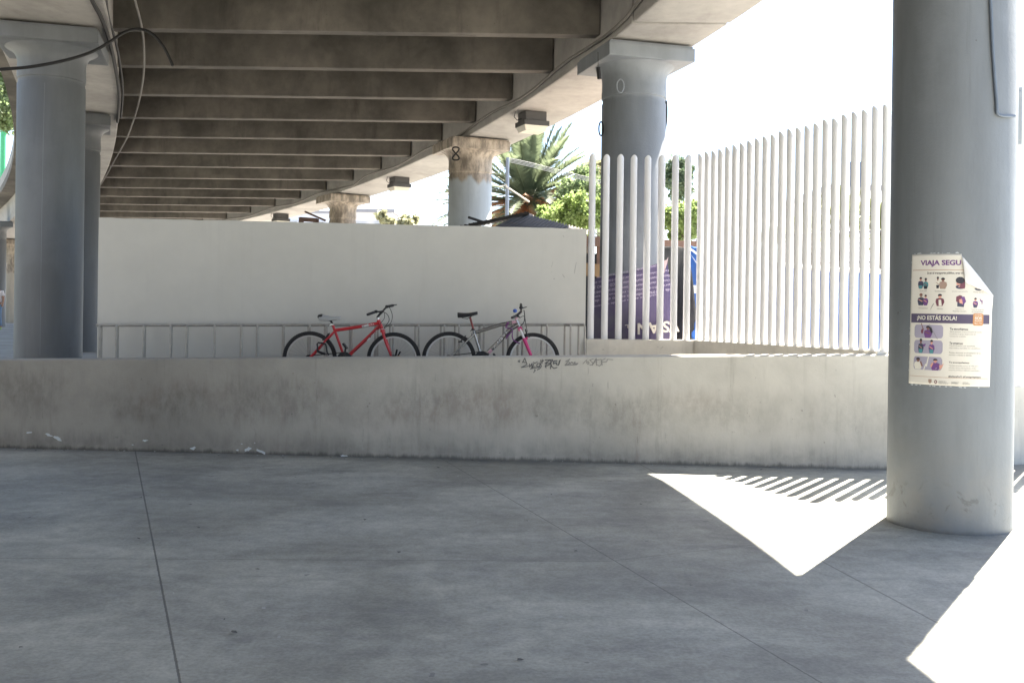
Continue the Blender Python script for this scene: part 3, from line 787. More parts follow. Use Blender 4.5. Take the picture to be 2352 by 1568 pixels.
    for pl, r in P['cables']:
        m = MB(); Q = [q((a[0], a[2]), a[1]) for a in pl]; R = []
        for i in range(len(Q) - 1):
            p0 = Q[max(i - 1, 0)]; p1 = Q[i]; p2 = Q[i + 1]; p3 = Q[min(i + 2, len(Q) - 1)]
            for kk in range(5):
                u = kk / 5
                R.append(.5 * ((2 * p1) + (p2 - p0) * u + (2 * p0 - 5 * p1 + 4 * p2 - p3) * u * u + (3 * p1 - p0 - 3 * p2 + p3) * u ** 3))
        R.append(Q[-1]); m.tube(R, r, 6); m.build('brake_cable', M['black'], t, smooth=True)
    return t, q
k1 = lambda x, y: ((x - 803) / 1082, (850 - y) / 1082)
BY = 12.36
p0 = at((1000 + 803 / 3.36) / 1.7415, (1180 + 850 / 3.36) / 1.7415, BY)
RED = dict(wb=1.043, bb=k1(1278, 856), seat_top=k1(1103, 388), join=k1(1136, 478), head_top=k1(1716, 322), head_bot=k1(1768, 440),
    top_tube=[k1(1136, 470), k1(1420, 425), k1(1715, 368)], tt_r=.0205, down_tube=[k1(1278, 852), k1(1560, 580), k1(1742, 398)], dt_r=.0225,
    frame=M['red'], fork=M['red'], rim_rear=M['chrome'], rim_front=M['alloy'], crown=k1(1778, 468), susp=False,
    post_top=k1(1070, 322), post_mat=M['black'], clamp_mat=M['chrome'], saddle=(k1(935, 275), k1(1212, 290)), sad_thick=.035, saddle_mat=M['saddlegrey'], saddle_tail=M['black'], headset=M['chrome'],
    stem=[k1(1708, 305), k1(1706, 285), k1(1735, 245), k1(1770, 210)], stem_mat=M['black'],
    bar=[(k1(1610, 0)[0], -.24, k1(0, 250)[1]), (k1(1700, 0)[0], -.13, k1(0, 212)[1]), (k1(1745, 0)[0], -.05, k1(0, 212)[1]), (k1(1775, 0)[0], .0, k1(0, 205)[1]), (k1(1800, 0)[0], .06, k1(0, 165)[1]), (k1(1830, 0)[0], .13, k1(0, 138)[1]), (k1(1880, 0)[0], .24, k1(0, 125)[1])],
    bar_mat=M['black'], lever_dir=(.085, -.02, .018), crank_ang=math.radians(84),
    decals=[('MONTA', k1(1580, 600), k1(1705, 452), .0225, M['white'], .026, 0), ('MONTA', k1(1530, 408), k1(1665, 379), .0205, M['white'], .022, 0)],
    bands=[(k1(1500, 411), k1(1590, 393), .0212, M['saddlegrey'], 0)], brakes=[(k1(1000, 600)[0], k1(0, 600)[1], 1.0)],
    cables=[([(k1(1845, 0)[0], .14, k1(0, 150)[1]), (k1(1890, 0)[0], .1, k1(0, 250)[1]), (k1(1880, 0)[0], .04, k1(0, 360)[1]), (k1(1790, 0)[0], .0, k1(0, 440)[1])], .004),
            ([(k1(1700, 0)[0], -.14, k1(0, 205)[1]), (k1(1830, 0)[0], -.12, k1(0, 225)[1]), (k1(1870, 0)[0], -.05, k1(0, 320)[1]), (k1(1800, 0)[0], -.03, k1(0, 425)[1])], .004),
            ([(k1(1790, 0)[0], .02, k1(0, 210)[1]), (k1(1800, 0)[0], 0, k1(0, 290)[1]), (k1(1760, 0)[0], -.03, k1(0, 360)[1]), (k1(1700, 0)[0], -.026, k1(0, 450)[1]), (k1(1400, 0)[0], -.026, k1(0, 760)[1])], .0035)])
bk1, q1 = bicycle('red mountain bicycle with grey saddle parked along the rack', (p0.x, BY, p0.z - WR), RED)
# black U lock hanging in the rear triangle, levers by the front hub
lk = MB(); lk.tube([q1(k1(*p), -.075) for p in ((918, 742), (922, 690), (916, 655), (930, 634), (985, 640), (1030, 655), (1040, 700), (1050, 760), (1075, 800))], .0105, 8)
lk.tube([q1(k1(*p), -.075) for p in ((915, 745), (960, 765), (1025, 785))], .015, 8)
tag(lk.build('bicycle_lock', M['blackplastic'], smooth=True, origin=q1(k1(918, 742), -.075)), 'black U-shaped lock hung on the rear of the red bicycle', 'bicycle lock')
m = MB(); m.lathe([(.01, -.05), (.058, -.05), (.058, -.046), (.01, -.046)], q1(k1(1932, 848)), 30, 'Y')
m.box(q1(k1(1972, 765), -.072), (.022, .03, .10), mtx=Matrix.Rotation(.2, 4, 'Y')); m.box(q1(k1(2008, 775), -.072), (.018, .03, .08), mtx=Matrix.Rotation(.5, 4, 'Y')); m.build('disc_brake', M['black'], bk1)
m = MB(); m.box(q1(k1(2012, 808), -.08), (.035, .03, .025)); m.build('pedal_reflector', M['yellow'], bk1, bevel=.003)
k2 = lambda x, y: ((x - 490) / 1082, (855 - y) / 1082)
p1 = at((1650 + 490 / 3.36) / 1.7415, (1180 + 855 / 3.36) / 1.7415, BY)
SIL = dict(wb=1.04, bb=k2(935, 845), seat_top=k2(812, 455), join=k2(830, 515), head_top=k2(1388, 322), head_bot=k2(1428, 410),
    top_tube=[k2(836, 500), k2(1000, 446), k2(1180, 388), k2(1300, 362), k2(1395, 352)], tt_r=.022, down_tube=[k2(935, 842), k2(1150, 625), k2(1300, 455), k2(1412, 385)], dt_r=.027,
    frame=M['silver'], fork=M['pink'], rim_rear=M['alloy'], rim_front=M['alloy'], crown=k2(1440, 440), susp=True,
    post_top=k2(765, 290), post_mat=plain('worn red seat post', (.22, .05, .045), .45), clamp_mat=M['black'], saddle=(k2(600, 250), k2(866, 225)), sad_thick=.022, saddle_mat=M['blackplastic'], headset=M['palepink'],
    stem=[k2(1384, 300), k2(1380, 270), k2(1430, 230), k2(1455, 205)], stem_mat=plain('dark red stem', (.12, .035, .04), .4),
    bar=[(k2(1330, 0)[0], -.28, k2(0, 290)[1]), (k2(1385, 0)[0], -.16, k2(0, 268)[1]), (k2(1425, 0)[0], -.07, k2(0, 232)[1]), (k2(1450, 0)[0], 0, k2(0, 208)[1]), (k2(1452, 0)[0], .08, k2(0, 185)[1]), (k2(1450, 0)[0], .16, k2(0, 150)[1]), (k2(1450, 0)[0], .28, k2(0, 112)[1])],
    bar_mat=M['black'], lever_dir=(.07, -.01, -.012), crank_ang=math.radians(12),
    decals=[('ALUBIKE', k2(1085, 700), k2(1268, 482), .027, M['white'], .034, 0)],
    bands=[(k2(1018, 762), k2(1058, 720), .0276, M['palepink'], 0), (k2(1330, 358), k2(1392, 350), .0228, M['palepink'], 0)], brakes=[(k2(640, 625)[0], k2(0, 625)[1], .85), (k2(1545, 545)[0], k2(0, 545)[1], 1.9)],
    cables=[([(k2(1490, 0)[0], .1, k2(0, 190)[1]), (k2(1500, 0)[0], .05, k2(0, 270)[1]), (k2(1490, 0)[0], .02, k2(0, 350)[1]), (k2(1435, 0)[0], 0, k2(0, 412)[1])], .006),
            ([(k2(1400, 0)[0], -.16, k2(0, 280)[1]), (k2(1440, 0)[0], -.1, k2(0, 285)[1]), (k2(1495, 0)[0], -.04, k2(0, 275)[1]), (k2(1520, 0)[0], -.02, k2(0, 400)[1]), (k2(1540, 0)[0], -.01, k2(0, 480)[1])], .004),
            ([(k2(800, 0)[0], -.02, k2(0, 500)[1]), (k2(770, 0)[0], -.03, k2(0, 580)[1]), (k2(700, 0)[0], -.035, k2(0, 560)[1])], .004)])
bk2, q2 = bicycle('silver and pink mountain bicycle with black saddle parked along the rack', (p1.x, BY, p1.z - WR), SIL)
m = MB(); m.blob(q2(k2(1368, 200), -.1), .027, .027, .024, 14, 9); m.build('bell', M['bell'], bk2, smooth=True)
m = MB(); pl = []
for i, (x, y) in enumerate([(1245, 420), (1275, 350), (1285, 352), (1250, 430), (1330, 440), (1340, 470), (1260, 540), (1252, 572), (1290, 520), (1340, 470), (1335, 540), (1350, 590), (1400, 620), (1440, 635)]):
    pl.append(q2(k2(x, y), -.045 - .012 * (i % 3)))
m.tube(pl, .0085, 8)
tag(m.build('cable_lock', M['purple_lock'], smooth=True, origin=pl[0]), 'purple cable lock wound round the head of the silver bicycle', 'bicycle lock')

# ------------------------------------------------------------------ poster on the near column
PC, PRr = Vector((3.385, 7.68)), .447
def cyl_uv(x, y):
    p = on_col(x, y, .002); a = math.atan2(p.x - PC.x, -(p.y - PC.y)); return a, p.z
aTL = cyl_uv(2095, 585); aBL = cyl_uv(2087, 879.5); aBR = cyl_uv(2273, 888); aF1 = cyl_uv(2208.5, 586.5); aF2 = cyl_uv(2281, 680)
PWID = (aBR[0] - aBL[0]) * PRr
e_v = Vector(((aBL[0] - aTL[0]) * PRr, aBL[1] - aTL[1]))            # down the left edge
e_u = Vector(((aBR[0] - aBL[0]) * PRr, aBR[1] - aBL[1]))            # along the bottom edge
def pos_uv(u, v, off):
    s = aTL[0] * PRr + e_u.x * u + e_v.x * v; z = aTL[1] + e_u.y * u + e_v.y * v
    a = s / PRr; R = PRr + off
    return Vector((PC.x + R * math.sin(a), PC.y - R * math.cos(a), z))
def inv_uv(a, z):
    ds, dz = a * PRr - aTL[0] * PRr, z - aTL[1]
    det = e_u.x * e_v.y - e_v.x * e_u.y
    return ((ds * e_v.y - e_v.x * dz) / det, (e_u.x * dz - e_u.y * ds) / det)
F1, F2 = inv_uv(*aF1), inv_uv(*aF2); FT = inv_uv(*cyl_uv(2217, 650))
paper = plain('poster paper', (.66, .635, .59), .6, var=.05, sc=6)
def wrinkle(u, v): return .0018 + .0012 * math.sin(5 * u + 3 * v) * math.sin(7 * v - 2 * u) + .0022 * max(0, 1 - abs(u - 1) * 9) 
def edge_right(v):
    """right limit of the sheet, following the folded corner"""
    if v >= F2[1]: return 1.0 + (F2[0] - 1.0) * max(0, 1 - (v - F2[1]) / .12)
    t = (v - F1[1]) / (F2[1] - F1[1]); t = max(0, t)
    return F1[0] + (F2[0] - F1[0]) * t
m = MB(); rows = []
for j in range(61):
    v = j / 60; er = edge_right(v); rows.append([pos_uv(er * i / 40, v, wrinkle(er * i / 40, v)) for i in range(41)])
m.keep = True; m.grid(rows)
poster = tag(m.build('poster', paper, smooth=True, solid=.0008, origin=pos_uv(.5, .5, 0)), 'white and purple notice with a folded top corner taped to the near column', 'poster')
W[poster.name] = pos_uv(.5, .5, 0)
ink = lambda n, c: plain(n, c, .6, var=.06)
I = {'purple': ink('purple print', (.082, .066, .125)), 'violet': ink('violet print', (.15, .06, .22)), 'dark': ink('dark print', (.03, .03, .045)), 'grey': ink('grey print', (.22, .22, .22)), 'lilac': ink('lilac print', (.34, .32, .42)),
     'orange': ink('orange print', (.50, .24, .11)), 'line': ink('terracotta print', (.40, .20, .12)), 'skin': ink('pink print', (.62, .32, .26)), 'brown': ink('brown print', (.22, .10, .08)), 'tan': ink('tan print', (.33, .23, .19)),
     'teal': ink('teal print', (.07, .25, .29)), 'navy': ink('navy print', (.05, .055, .10)), 'cream': ink('cream print', (.68, .66, .60)), 'maroon': ink('maroon print', (.16, .05, .08))}
def P_rect(m, u0, v0, u1, v1, off, rad=0.0, n=14):
    asp = e_u.length / e_v.length
    for j in range(n):
        rws = []
    pts = []
    for i in range(n + 1):
        u = u0 + (u1 - u0) * i / n
        e = min(u - u0, u1 - u) / asp ** -1 if rad else 0
        ins = 0
        if rad:
            ru = rad / asp; e = min(u - u0, u1 - u)
            if e < ru: ins = rad - math.sqrt(max(rad * rad - ((ru - e) * asp) ** 2, 0))
        pts.append((u, v0 + ins, v1 - ins))
    rows = [[pos_uv(u, a + (b - a) * k / 4, wrinkle(u, a + (b - a) * k / 4) + off) for k in range(5)] for u, a, b in pts]
    m.grid(rows)
def P_poly(m, pts, off):
    m.add([pos_uv(u, v, wrinkle(u, v) + off) for u, v in pts], [tuple(range(len(pts)))])
def P_ell(m, u, v, ru, rv, off, n=14, a0=0, a1=2 * PI):
    P_poly(m, [(u + ru * math.cos(a0 + (a1 - a0) * i / n), v - rv * math.sin(a0 + (a1 - a0) * i / n)) for i in range(n + (0 if a1 - a0 > 6.2 else 1))], off)
def P_text(m, txt, u0, u1, v0, v1, off, bold=0.0):
    vs, fs, (x0, x1, y0, y1) = flat_text(txt, bold)
    m.add([pos_uv(u0 + (x - x0) / (x1 - x0) * (u1 - u0), v1 - (y - y0) / (y1 - y0) * (v1 - v0), wrinkle(u0 + (x - x0) / (x1 - x0) * (u1 - u0), v1 - (y - y0) / (y1 - y0) * (v1 - v0)) + off) for x, y in vs], fs)
def newp(): q = MB(); q.keep = True; return q
T1, T2, T3, T4 = .0012, .0020, .0028, .0036
m = newp(); P_text(m, 'VIAJA SEGU', .125, .605, .046, .098, T1, .035); m.build('headline', I['violet'], poster)
m = newp(); P_rect(m, .02, .120, .635, .1235, T1); m.build('rule_line', I['line'], poster)
m = newp(); P_rect(m, .02, .938, .97, .9405, T1, n=20); m.build('rule_line', I['line'], poster)
for (txt, u0, u1, v0, h_) in (('Si en el transporte público, eres víc', .215, .635, .136, .022), ('Te escuchamos:', .50, .71, .560, .017), ('Te creemos:', .50, .655, .668, .017), ('Te acompañamos:', .50, .735, .815, .017), ('#EnAlertaPorTi  #ConmigoViajaSegura', .50, .88, .922, .017)):
    m = newp(); P_text(m, txt, u0, u1, v0, v0 + h_, T1, .014); m.build('body_heading', I['dark'], poster)
for txt, u0, u1, v0 in (('Acoso verbal', .125, .215, .274), ('Exhibicionismo', .315, .44, .277), ('Acecho o persecución', .51, .69, .279), ('Miradas lascivas', .755, .885, .281), ('Arrinconamiento', .115, .235, .408), ('Silbidos', .345, .415, .411), ('Toqueteos o', .555, .65, .413), ('Alusiones sexuales', .525, .68, .427), ('Toma de fotografías', .74, .895, .415), ('sin consentimiento', .745, .89, .429),
                        ('Jala la palanca, activa el botón de auxilio', .50, .875, .585), ('o solicita el apoyo al personal del', .50, .80, .602), ('transporte o policía.', .50, .685, .619), ('Tienes derecho a ser escuchada,', .50, .80, .690), ('informada y atendida con sensibilidad.', .50, .865, .708), ('Puedes denunciar en el momento de los', .50, .87, .742), ('hechos o cuando lo decidas.', .50, .765, .759),
                        ('También puedes marcar al *765 para', .50, .84, .841), ('solicitar apoyo de la policía, recibir', .50, .82, .858), ('asesoría jurídica o atención psicológica.', .50, .865, .875), ('GOBIERNO DE LA', .39, .48, .966), ('CIUDAD DE MÉXICO', .39, .50, .978), ('SECRETARÍA DE', .535, .62, .966), ('LAS MUJERES', .535, .61, .977), ('SECRETARÍA', .665, .73, .966), ('DE MOVILIDAD', .665, .75, .977)):
    m = newp(); P_text(m, txt, u0, u1, v0, v0 + .0115, T1, .0); m.build('small_print', I['grey'], poster)
m = newp(); P_rect(m, .015, .457, .968, .527, T1, n=30); band = m.build('title_band', I['purple'], poster)
m = newp(); P_text(m, '¡NO ESTÁS SOLA!', .10, .575, .463, .512, T2, .02); m.build('band_title', I['cream'], poster)
m = newp(); P_rect(m, .760, .448, .888, .540, T3, .014); m.build('badge', I['orange'], poster)
for txt, v0, v1, bo in (('SOS', .472, .496, .03), ('MUJERES', .501, .512, .02), ('Marca *765', .517, .528, .01), ('PROGRAMA', .456, .464, .01)):
    m = newp(); P_text(m, txt, .782, .868, v0, v1, T4, bo); m.build('badge_text', I['cream'], poster)
for v0 in (.541, .660, .786):
    m = newp(); P_rect(m, .068, v0, .425, v0 + .102, T1, .02, 24); m.build('picture_panel', I['lilac'], poster)
class Ill:
    def __init__(s): s.d = {}
    def g(s, c): return s.d.setdefault(c, newp())
    def flush(s, name='illustration'):
        mm = MB(); mm.keep = True; mats = []
        for i, (c, b) in enumerate(s.d.items()):
            mm.cur = i; mats.append(I[c]); mm.add(b.v, b.f)
        mm.build(name, mats, poster); s.d = {}
ill = Ill()
def person_icon(u, v, w, h, skin, hair, top, bottom=None, arm=None, off=T1):
    g = ill.g
    P_poly(g(top), [(u - w * .42, v + h * .62), (u - w * .36, v + h * .40), (u - w * .12, v + h * .33), (u + w * .14, v + h * .33), (u + w * .38, v + h * .42), (u + w * .44, v + h * .66), (u + w * .26, v + h * .98), (u - w * .28, v + h * .98)], off)
    P_poly(g(skin), [(u - w * .09, v + h * .24), (u + w * .09, v + h * .24), (u + w * .09, v + h * .36), (u - w * .09, v + h * .36)], off + .0003)
    P_ell(g(skin), u, v + h * .17, w * .17, h * .13, off + .0004)
    P_ell(g(hair), u, v + h * .13, w * .20, h * .13, off + .0007, 10, -.2, PI + .35)
    if bottom: P_poly(g(bottom), [(u - w * .30, v + h * .72), (u + w * .30, v + h * .72), (u + w * .22, v + h * 1.0), (u - w * .22, v + h * 1.0)], off + .0005)
    if arm: P_poly(g(arm), [(u - w * .38, v + h * .50), (u - w * .26, v + h * .48), (u + w * .20, v + h * .62), (u + w * .16, v + h * .70)], off + .0008)
person_icon(.135, .175, .085, .09, 'skin', 'dark', 'navy', 'teal'); person_icon(.20, .182, .075, .085, 'brown', 'dark', 'teal', 'dark', 'brown')
ill.flush()
person_icon(.345, .172, .06, .09, 'brown', 'dark', 'cream', 'dark', 'tan'); person_icon(.405, .180, .11, .088, 'brown', 'dark', 'tan')
ill.flush()
P_ell(ill.g('skin'), .585, .222, .028, .030, T1); P_ell(ill.g('dark'), .60, .200, .052, .026, T2); P_poly(ill.g('maroon'), [(.605, .195), (.65, .19), (.66, .24), (.655, .262), (.60, .262)], T2 - .0004); P_ell(ill.g('navy'), .605, .250, .055, .016, T1 + .0002, 12)
ill.flush()
P_ell(ill.g('navy'), .82, .258, .052, .018, T1, 12, PI, 2 * PI)
ill.flush()
person_icon(.145, .300, .11, .095, 'tan', 'brown', 'navy', None, 'skin'); person_icon(.205, .310, .075, .085, 'skin', 'dark', 'violet', None, 'skin')
ill.flush()
person_icon(.375, .304, .12, .095, 'skin', 'dark', 'maroon', None, None); P_poly(ill.g('cream'), [(.36, .348), (.39, .348), (.40, .395), (.365, .395)], T2)
ill.flush()
P_poly(ill.g('maroon'), [(.56, .325), (.60, .312), (.63, .318), (.62, .38), (.56, .36)], T1); P_poly(ill.g('violet'), [(.615, .325), (.655, .322), (.675, .36), (.64, .39), (.615, .37)], T1 + .0003); P_poly(ill.g('skin'), [(.595, .345), (.625, .34), (.64, .378), (.60, .372)], T2); P_poly(ill.g('navy'), [(.575, .366), (.655, .378), (.65, .402), (.575, .398)], T1 + .0005)
ill.flush()
person_icon(.785, .330, .075, .075, 'skin', 'dark', 'violet', 'navy', 'skin'); P_poly(ill.g('violet'), [(.835, .332), (.85, .345), (.868, .352), (.875, .345), (.872, .375), (.864, .382), (.860, .362), (.84, .352)], T1)
ill.flush()
person_icon(.245, .548, .12, .095, 'brown', 'dark', 'violet', None, 'brown', T2); P_poly(ill.g('brown'), [(.155, .535), (.165, .528), (.17, .545), (.195, .578), (.185, .586)], T2); P_ell(ill.g('maroon'), .172, .592, .016, .018, T2)
ill.flush()
P_poly(ill.g('dark'), [(.255, .553), (.29, .560), (.305, .60), (.285, .605), (.265, .58)], T3)
ill.flush()
person_icon(.16, .648, .085, .112, 'brown', 'dark', 'navy', 'teal', 'tan', T2); P_poly(ill.g('violet'), [(.19, .692), (.225, .686), (.215, .706), (.19, .71)], T3)
ill.flush()
person_icon(.295, .655, .085, .105, 'skin', 'dark', 'violet', 'teal', 'skin', T2)
ill.flush()
person_icon(.13, .795, .13, .092, 'brown', 'dark', 'cream', None, None, T2); P_poly(ill.g('brown'), [(.155, .83), (.17, .82), (.195, .858), (.18, .866)], T3)
ill.flush()
person_icon(.345, .798, .13, .092, 'skin', 'dark', 'violet', None, None, T2); P_poly(ill.g('skin'), [(.285, .852), (.31, .828), (.325, .833), (.30, .868)], T3); P_poly(ill.g('skin'), [(.39, .848), (.43, .842), (.435, .83), (.44, .835), (.43, .86), (.40, .884)], T3)
ill.flush()
P_poly(ill.g('cream'), [(.20, .888), (.225, .838), (.235, .848), (.255, .786), (.268, .786), (.245, .865), (.232, .855), (.212, .888)], T2)
ill.flush()
P_poly(ill.g('tan'), [(.268, .957), (.308, .957), (.308, .978), (.288, .992), (.268, .978)], T1); ill.flush('logo'); P_ell(ill.g('maroon'), .355, .975, .018, .016, T1, 6); P_ell(ill.g('cream'), .355, .975, .007, .008, T2, 6)
ill.flush('logo')
P_poly(ill.g('grey'), [(.255, .535), (.26, .535), (.365, .648), (.36, .65)], T4); ill.flush('scratch')
P_poly(ill.g('grey'), [(.285, .395), (.305, .375), (.308, .380), (.262, .432)], T2); ill.flush('scratch')
# folded-over corner
m = newp(); rows = []
A, B, T = Vector(F1), Vector(F2), Vector(FT)
for i in range(13):
    s = i / 12; rw = []
    for j in range(13):
        t = j / 12
        p = A.lerp(B, s); tip = A.lerp(T, .5).lerp(B.lerp(T, .5), s) if False else None
        g_ = p + (T - p) * t * (1 - abs(2 * s - 1)) if False else A * (1 - s) * (1 - 0) + B * s
        g_ = A.lerp(B, s) * (1 - t) + T * t
        lift = .004 + .020 * math.sin(PI * min(t * 1.25, 1)) * (.4 + .6 * math.sin(PI * s)) * (1 - t * .5) + .006 * t
        rw.append(pos_uv(g_.x, g_.y, wrinkle(g_.x, g_.y) + lift))
    rows.append(rw)
m.grid(rows); m.build('folded_corner', plain('poster back', (.72, .72, .74), .6, var=.03), poster, smooth=True, solid=.0008)
# torn tape traces round the sheet
m = newp()
for k in range(46):
    sd_ = random.choice('tlb'); u, v = (random.random() * .62, -.004) if sd_ == 't' else (-.008, random.random() * .9) if sd_ == 'l' else (random.random(), 1.004)
    du, dv = random.uniform(.005, .05), random.uniform(.002, .008)
    if sd_ == 'l': du, dv = random.uniform(.004, .016), random.uniform(.004, .014)
    a = random.uniform(-.3, .3)
    sgn = -1 if sd_ == 't' else 1
    m.add([pos_uv(u, v, .001), pos_uv(u + du, v + a * dv, .001), pos_uv(u + du * .8, v + sgn * dv * 1.4, .001), pos_uv(u + du * .1, v + sgn * dv, .001)], [(0, 1, 2, 3)])
m.build('tape_trace', plain('torn tape', (.50, .53, .56), .5), poster)
# ------------------------------------------------------------------ purple banner, tarps and stalls behind the poles
def sheet(name, rows, mat, parent=None, solid=.006, fold=.0, seed=1, origin=None, sub=8):
    """cloth through rows of points, with soft folds"""
    rnd = random.Random(seed); ph = [rnd.uniform(0, 6) for _ in range(6)]
    nr = len(rows); P = []
    for i in range((nr - 1) * sub + 1):
        a = min(i // sub, nr - 2); t = i / sub - a; R = []
        A, B = rows[a], rows[a + 1]; n = len(A)
        for j in range((n - 1) * sub + 1):
            b = min(j // sub, n - 2); s = j / sub - b
            p = (A[b].lerp(A[b + 1], s)).lerp(B[b].lerp(B[b + 1], s), t)
            f = fold * (math.sin(p.x * 7 + p.z * 2 + ph[0]) + .6 * math.sin(p.x * 15 - p.z * 6 + ph[1]) + .5 * math.sin(p.z * 9 + ph[2]))
            R.append(p + Vector((0, f, 0)))
        P.append(R)
    m = MB(); m.keep = True; m.grid(P)
    return m.build(name, mat, parent, smooth=True, solid=solid, origin=origin or rows[0][0])
BD = 13.78
def tarp_mat(name, col, rough=.4, dirt=None, damt=.0):
    m = N(name); p = m.pos(); a = m.noise(p, 2.2, 6, .6, .5); c = m.mix(m.rng(a, .3, .7), sc3(col, .8), sc3(col, 1.2))
    if dirt:
        c = m.mix(m.math('MULTIPLY', m.rng(m.noise(p, 2.6, 7, .7, 1.0), .42, .66), damt), c, dirt)
    m.bump(m.noise(p, 5, 5, .6), .5, .03)
    return m.done(c, rough)
mban = N('purple banner'); p = mban.pos(); q = mban.xyz(p)
lf = mban.rng(q[0], 2.1, 1.3)
mban.done(mban.mix(mban.math('MULTIPLY', mban.rng(mban.noise(p, 3.0, 7, .7, .8), .35, .65), mban.math('MULTIPLY', lf, .7)), (.060, .044, .115), (.095, .095, .12)), .5)
M['banner'] = mban.mat
rows = [[at(1350, 642, BD), at(1440, 628, BD), at(1532, 598, BD)], [at(1350, 700, BD), at(1440, 690, BD), at(1541, 652, BD)], [at(1350, 760, BD), at(1440, 760, BD), at(1543, 720, BD)], [at(1350, 800, BD), at(1440, 800, BD), at(1556, 800, BD)]]
ban = sheet('banner', rows, M['banner'], solid=.004, fold=.006, seed=4)
tag(ban, 'faded purple printed banner hung upside down behind the poles', 'banner')
mt = plain('banner lettering', (.34, .30, .40), .6)
mt2 = plain('banner big lettering', (.50, .47, .42), .6)
R1 = lambda x, y: ((2340 + x / 4.126) / 1.7415, (1000 + y / 4.126) / 1.7415)
def ban_text(txt, xr, xl, yr, yl, h, mat, name):
    """upside-down line: reading start at picture x = xr (right), end at xl (left); y of the line's middle"""
    vs, fs, (x0, x1, y0, y1) = flat_text(txt, .012 if h < 60 else .03)
    pts = []
    for x, y in vs:
        t = (x - x0) / (x1 - x0); k = (y - y0) / (y1 - y0) - .5
        X = xr + (xl - xr) * t; Y = yr + (yl - yr) * t + k * h
        pts.append(at(*R1(X, Y), BD - .045))
    m = MB(); m.keep = True; m.add(pts, fs); return m.build(name, mat, ban)
L = [('cierto en final de mes o en www.brac.card.com.mx', 1180, 200, 262, 462), ('Tarjeta Colonia costos a labor de hoy 016 en los en', 1395, 150, 330, 540), ('fieta descuento suburbio como cre. CD COMO 2', 1400, 150, 420, 618), ('Octubre desCo suburbana, bien. de 2016 PROMO', 1405, 150, 492, 700),
     ('pra, 2016 compran minimo en sin', 1400, 160, 570, 770), ('da en 10% cumbre en centro de lo de', 1400, 160, 655, 845), ('cada. Ac en los paga de nuestro', 1180, 150, 735, 930)]
for txt, a, b, c, d_ in L: ban_text(txt, a, b, c, d_, 44, mt, 'printed_line')
ban_text('VSIAN', 1560, 868, 1250, 1300, 190, mt2, 'large_lettering')
ban_text('L', 720, 660, 1255, 1265, 60, mt2, 'large_lettering')
# torn pale corner of the banner
m = MB(); m.keep = True
tp = [at(x, y, BD - .02) for x, y in ((1512, 601), (1531, 597), (1535, 590), (1533, 604), (1528, 618), (1526, 628), (1520, 618), (1516, 610))]
m.add(tp, [tuple(range(8))]); m.build('torn_corner', plain('torn pale print', (.36, .28, .30), .6), ban)

# stall behind the poles
stall = thing('market_stall', (2.4, 16.2, .627), 'dark open market stall under a brown board roof behind the poles', 'market stall')
SD = 16.0
wood = plain('weathered wood', (.20, .12, .09), .8, var=.25)
m = MB(); m.bar(at(1330, 553, SD), at(1600, 566, SD), .10, .16); m.build('roof_beam', wood, stall)
m = MB(); a, b = at(1325, 545, SD), at(1600, 558, SD); m.add([a, b, b + Vector((0, 2.6, .20)), a + Vector((0, 2.6, .20))], [(0, 1, 2, 3)]); m.build('roof_sheet', plain('pale roof sheet', (.42, .34, .28), .7), stall, solid=.03)
for x in (1335, 1374, 1592):
    p = at(x, 700, SD + .05); m = MB(); m.box((p.x, p.y, (at(x, 560, SD).z + .62) / 2), (.07, .07, at(x, 560, SD).z - .62)); m.build('post', wood, stall)
a, b = at(1330, 570, SD + 1.6), at(1640, 580, SD + 1.6)
m = MB(); m.box(((a.x + b.x) / 2, SD + 1.6, 1.6), (b.x - a.x, .04, 2.0)); m.build('back_sheet', plain('dark stall lining', (.02, .024, .03), .7), stall)
m = MB(); m.bar(at(1340, 618, SD - .15), at(1385, 622, SD - .15), .04, .20); m.build('shelf_board', plain('pine board', (.30, .19, .10), .8), stall)
dark = tarp_mat('black tarp', (.020, .022, .027), .45, (.06, .055, .05), .4)
rows = [[at(1520, 566, 14.9), at(1556, 565, 14.5), at(1580, 572, 14.3)], [at(1515, 640, 14.6), at(1560, 640, 14.25), at(1592, 650, 14.1)], [at(1500, 830, 14.25), at(1566, 830, 14.05), at(1608, 830, 14.0)]]
tag(sheet('tarp', rows, dark, fold=.018, seed=7), 'black tarp draped steeply at the right end of the banner', 'tarp')
blue = tarp_mat('blue tarp', (.035, .125, .42), .45)
rows = [[at(1576, 562, 15.4), at(1592, 566, 15.2), at(1618, 572, 15.0)], [at(1580, 640, 15.0), at(1600, 640, 14.9), at(1630, 640, 14.8)], [at(1590, 830, 14.7), at(1610, 830, 14.6), at(1640, 830, 14.5)]]
bt = tag(sheet('tarp', rows, blue, fold=.015, seed=9), 'crumpled blue tarp with white bands behind the corner pole', 'tarp')
for pl in (((1582, 566), (1612, 588), (1612, 594), (1582, 572)), ((1584, 580), (1600, 606), (1612, 630), (1612, 620)), ((1584, 655), (1625, 655), (1625, 676), (1584, 672))):
    m = MB(); m.keep = True; m.add([at(x, y, 14.55 + .05) for x, y in pl], [(0, 1, 2, 3)]); m.build('white_band', plain('white tarp band', (.60, .62, .64), .5), bt)
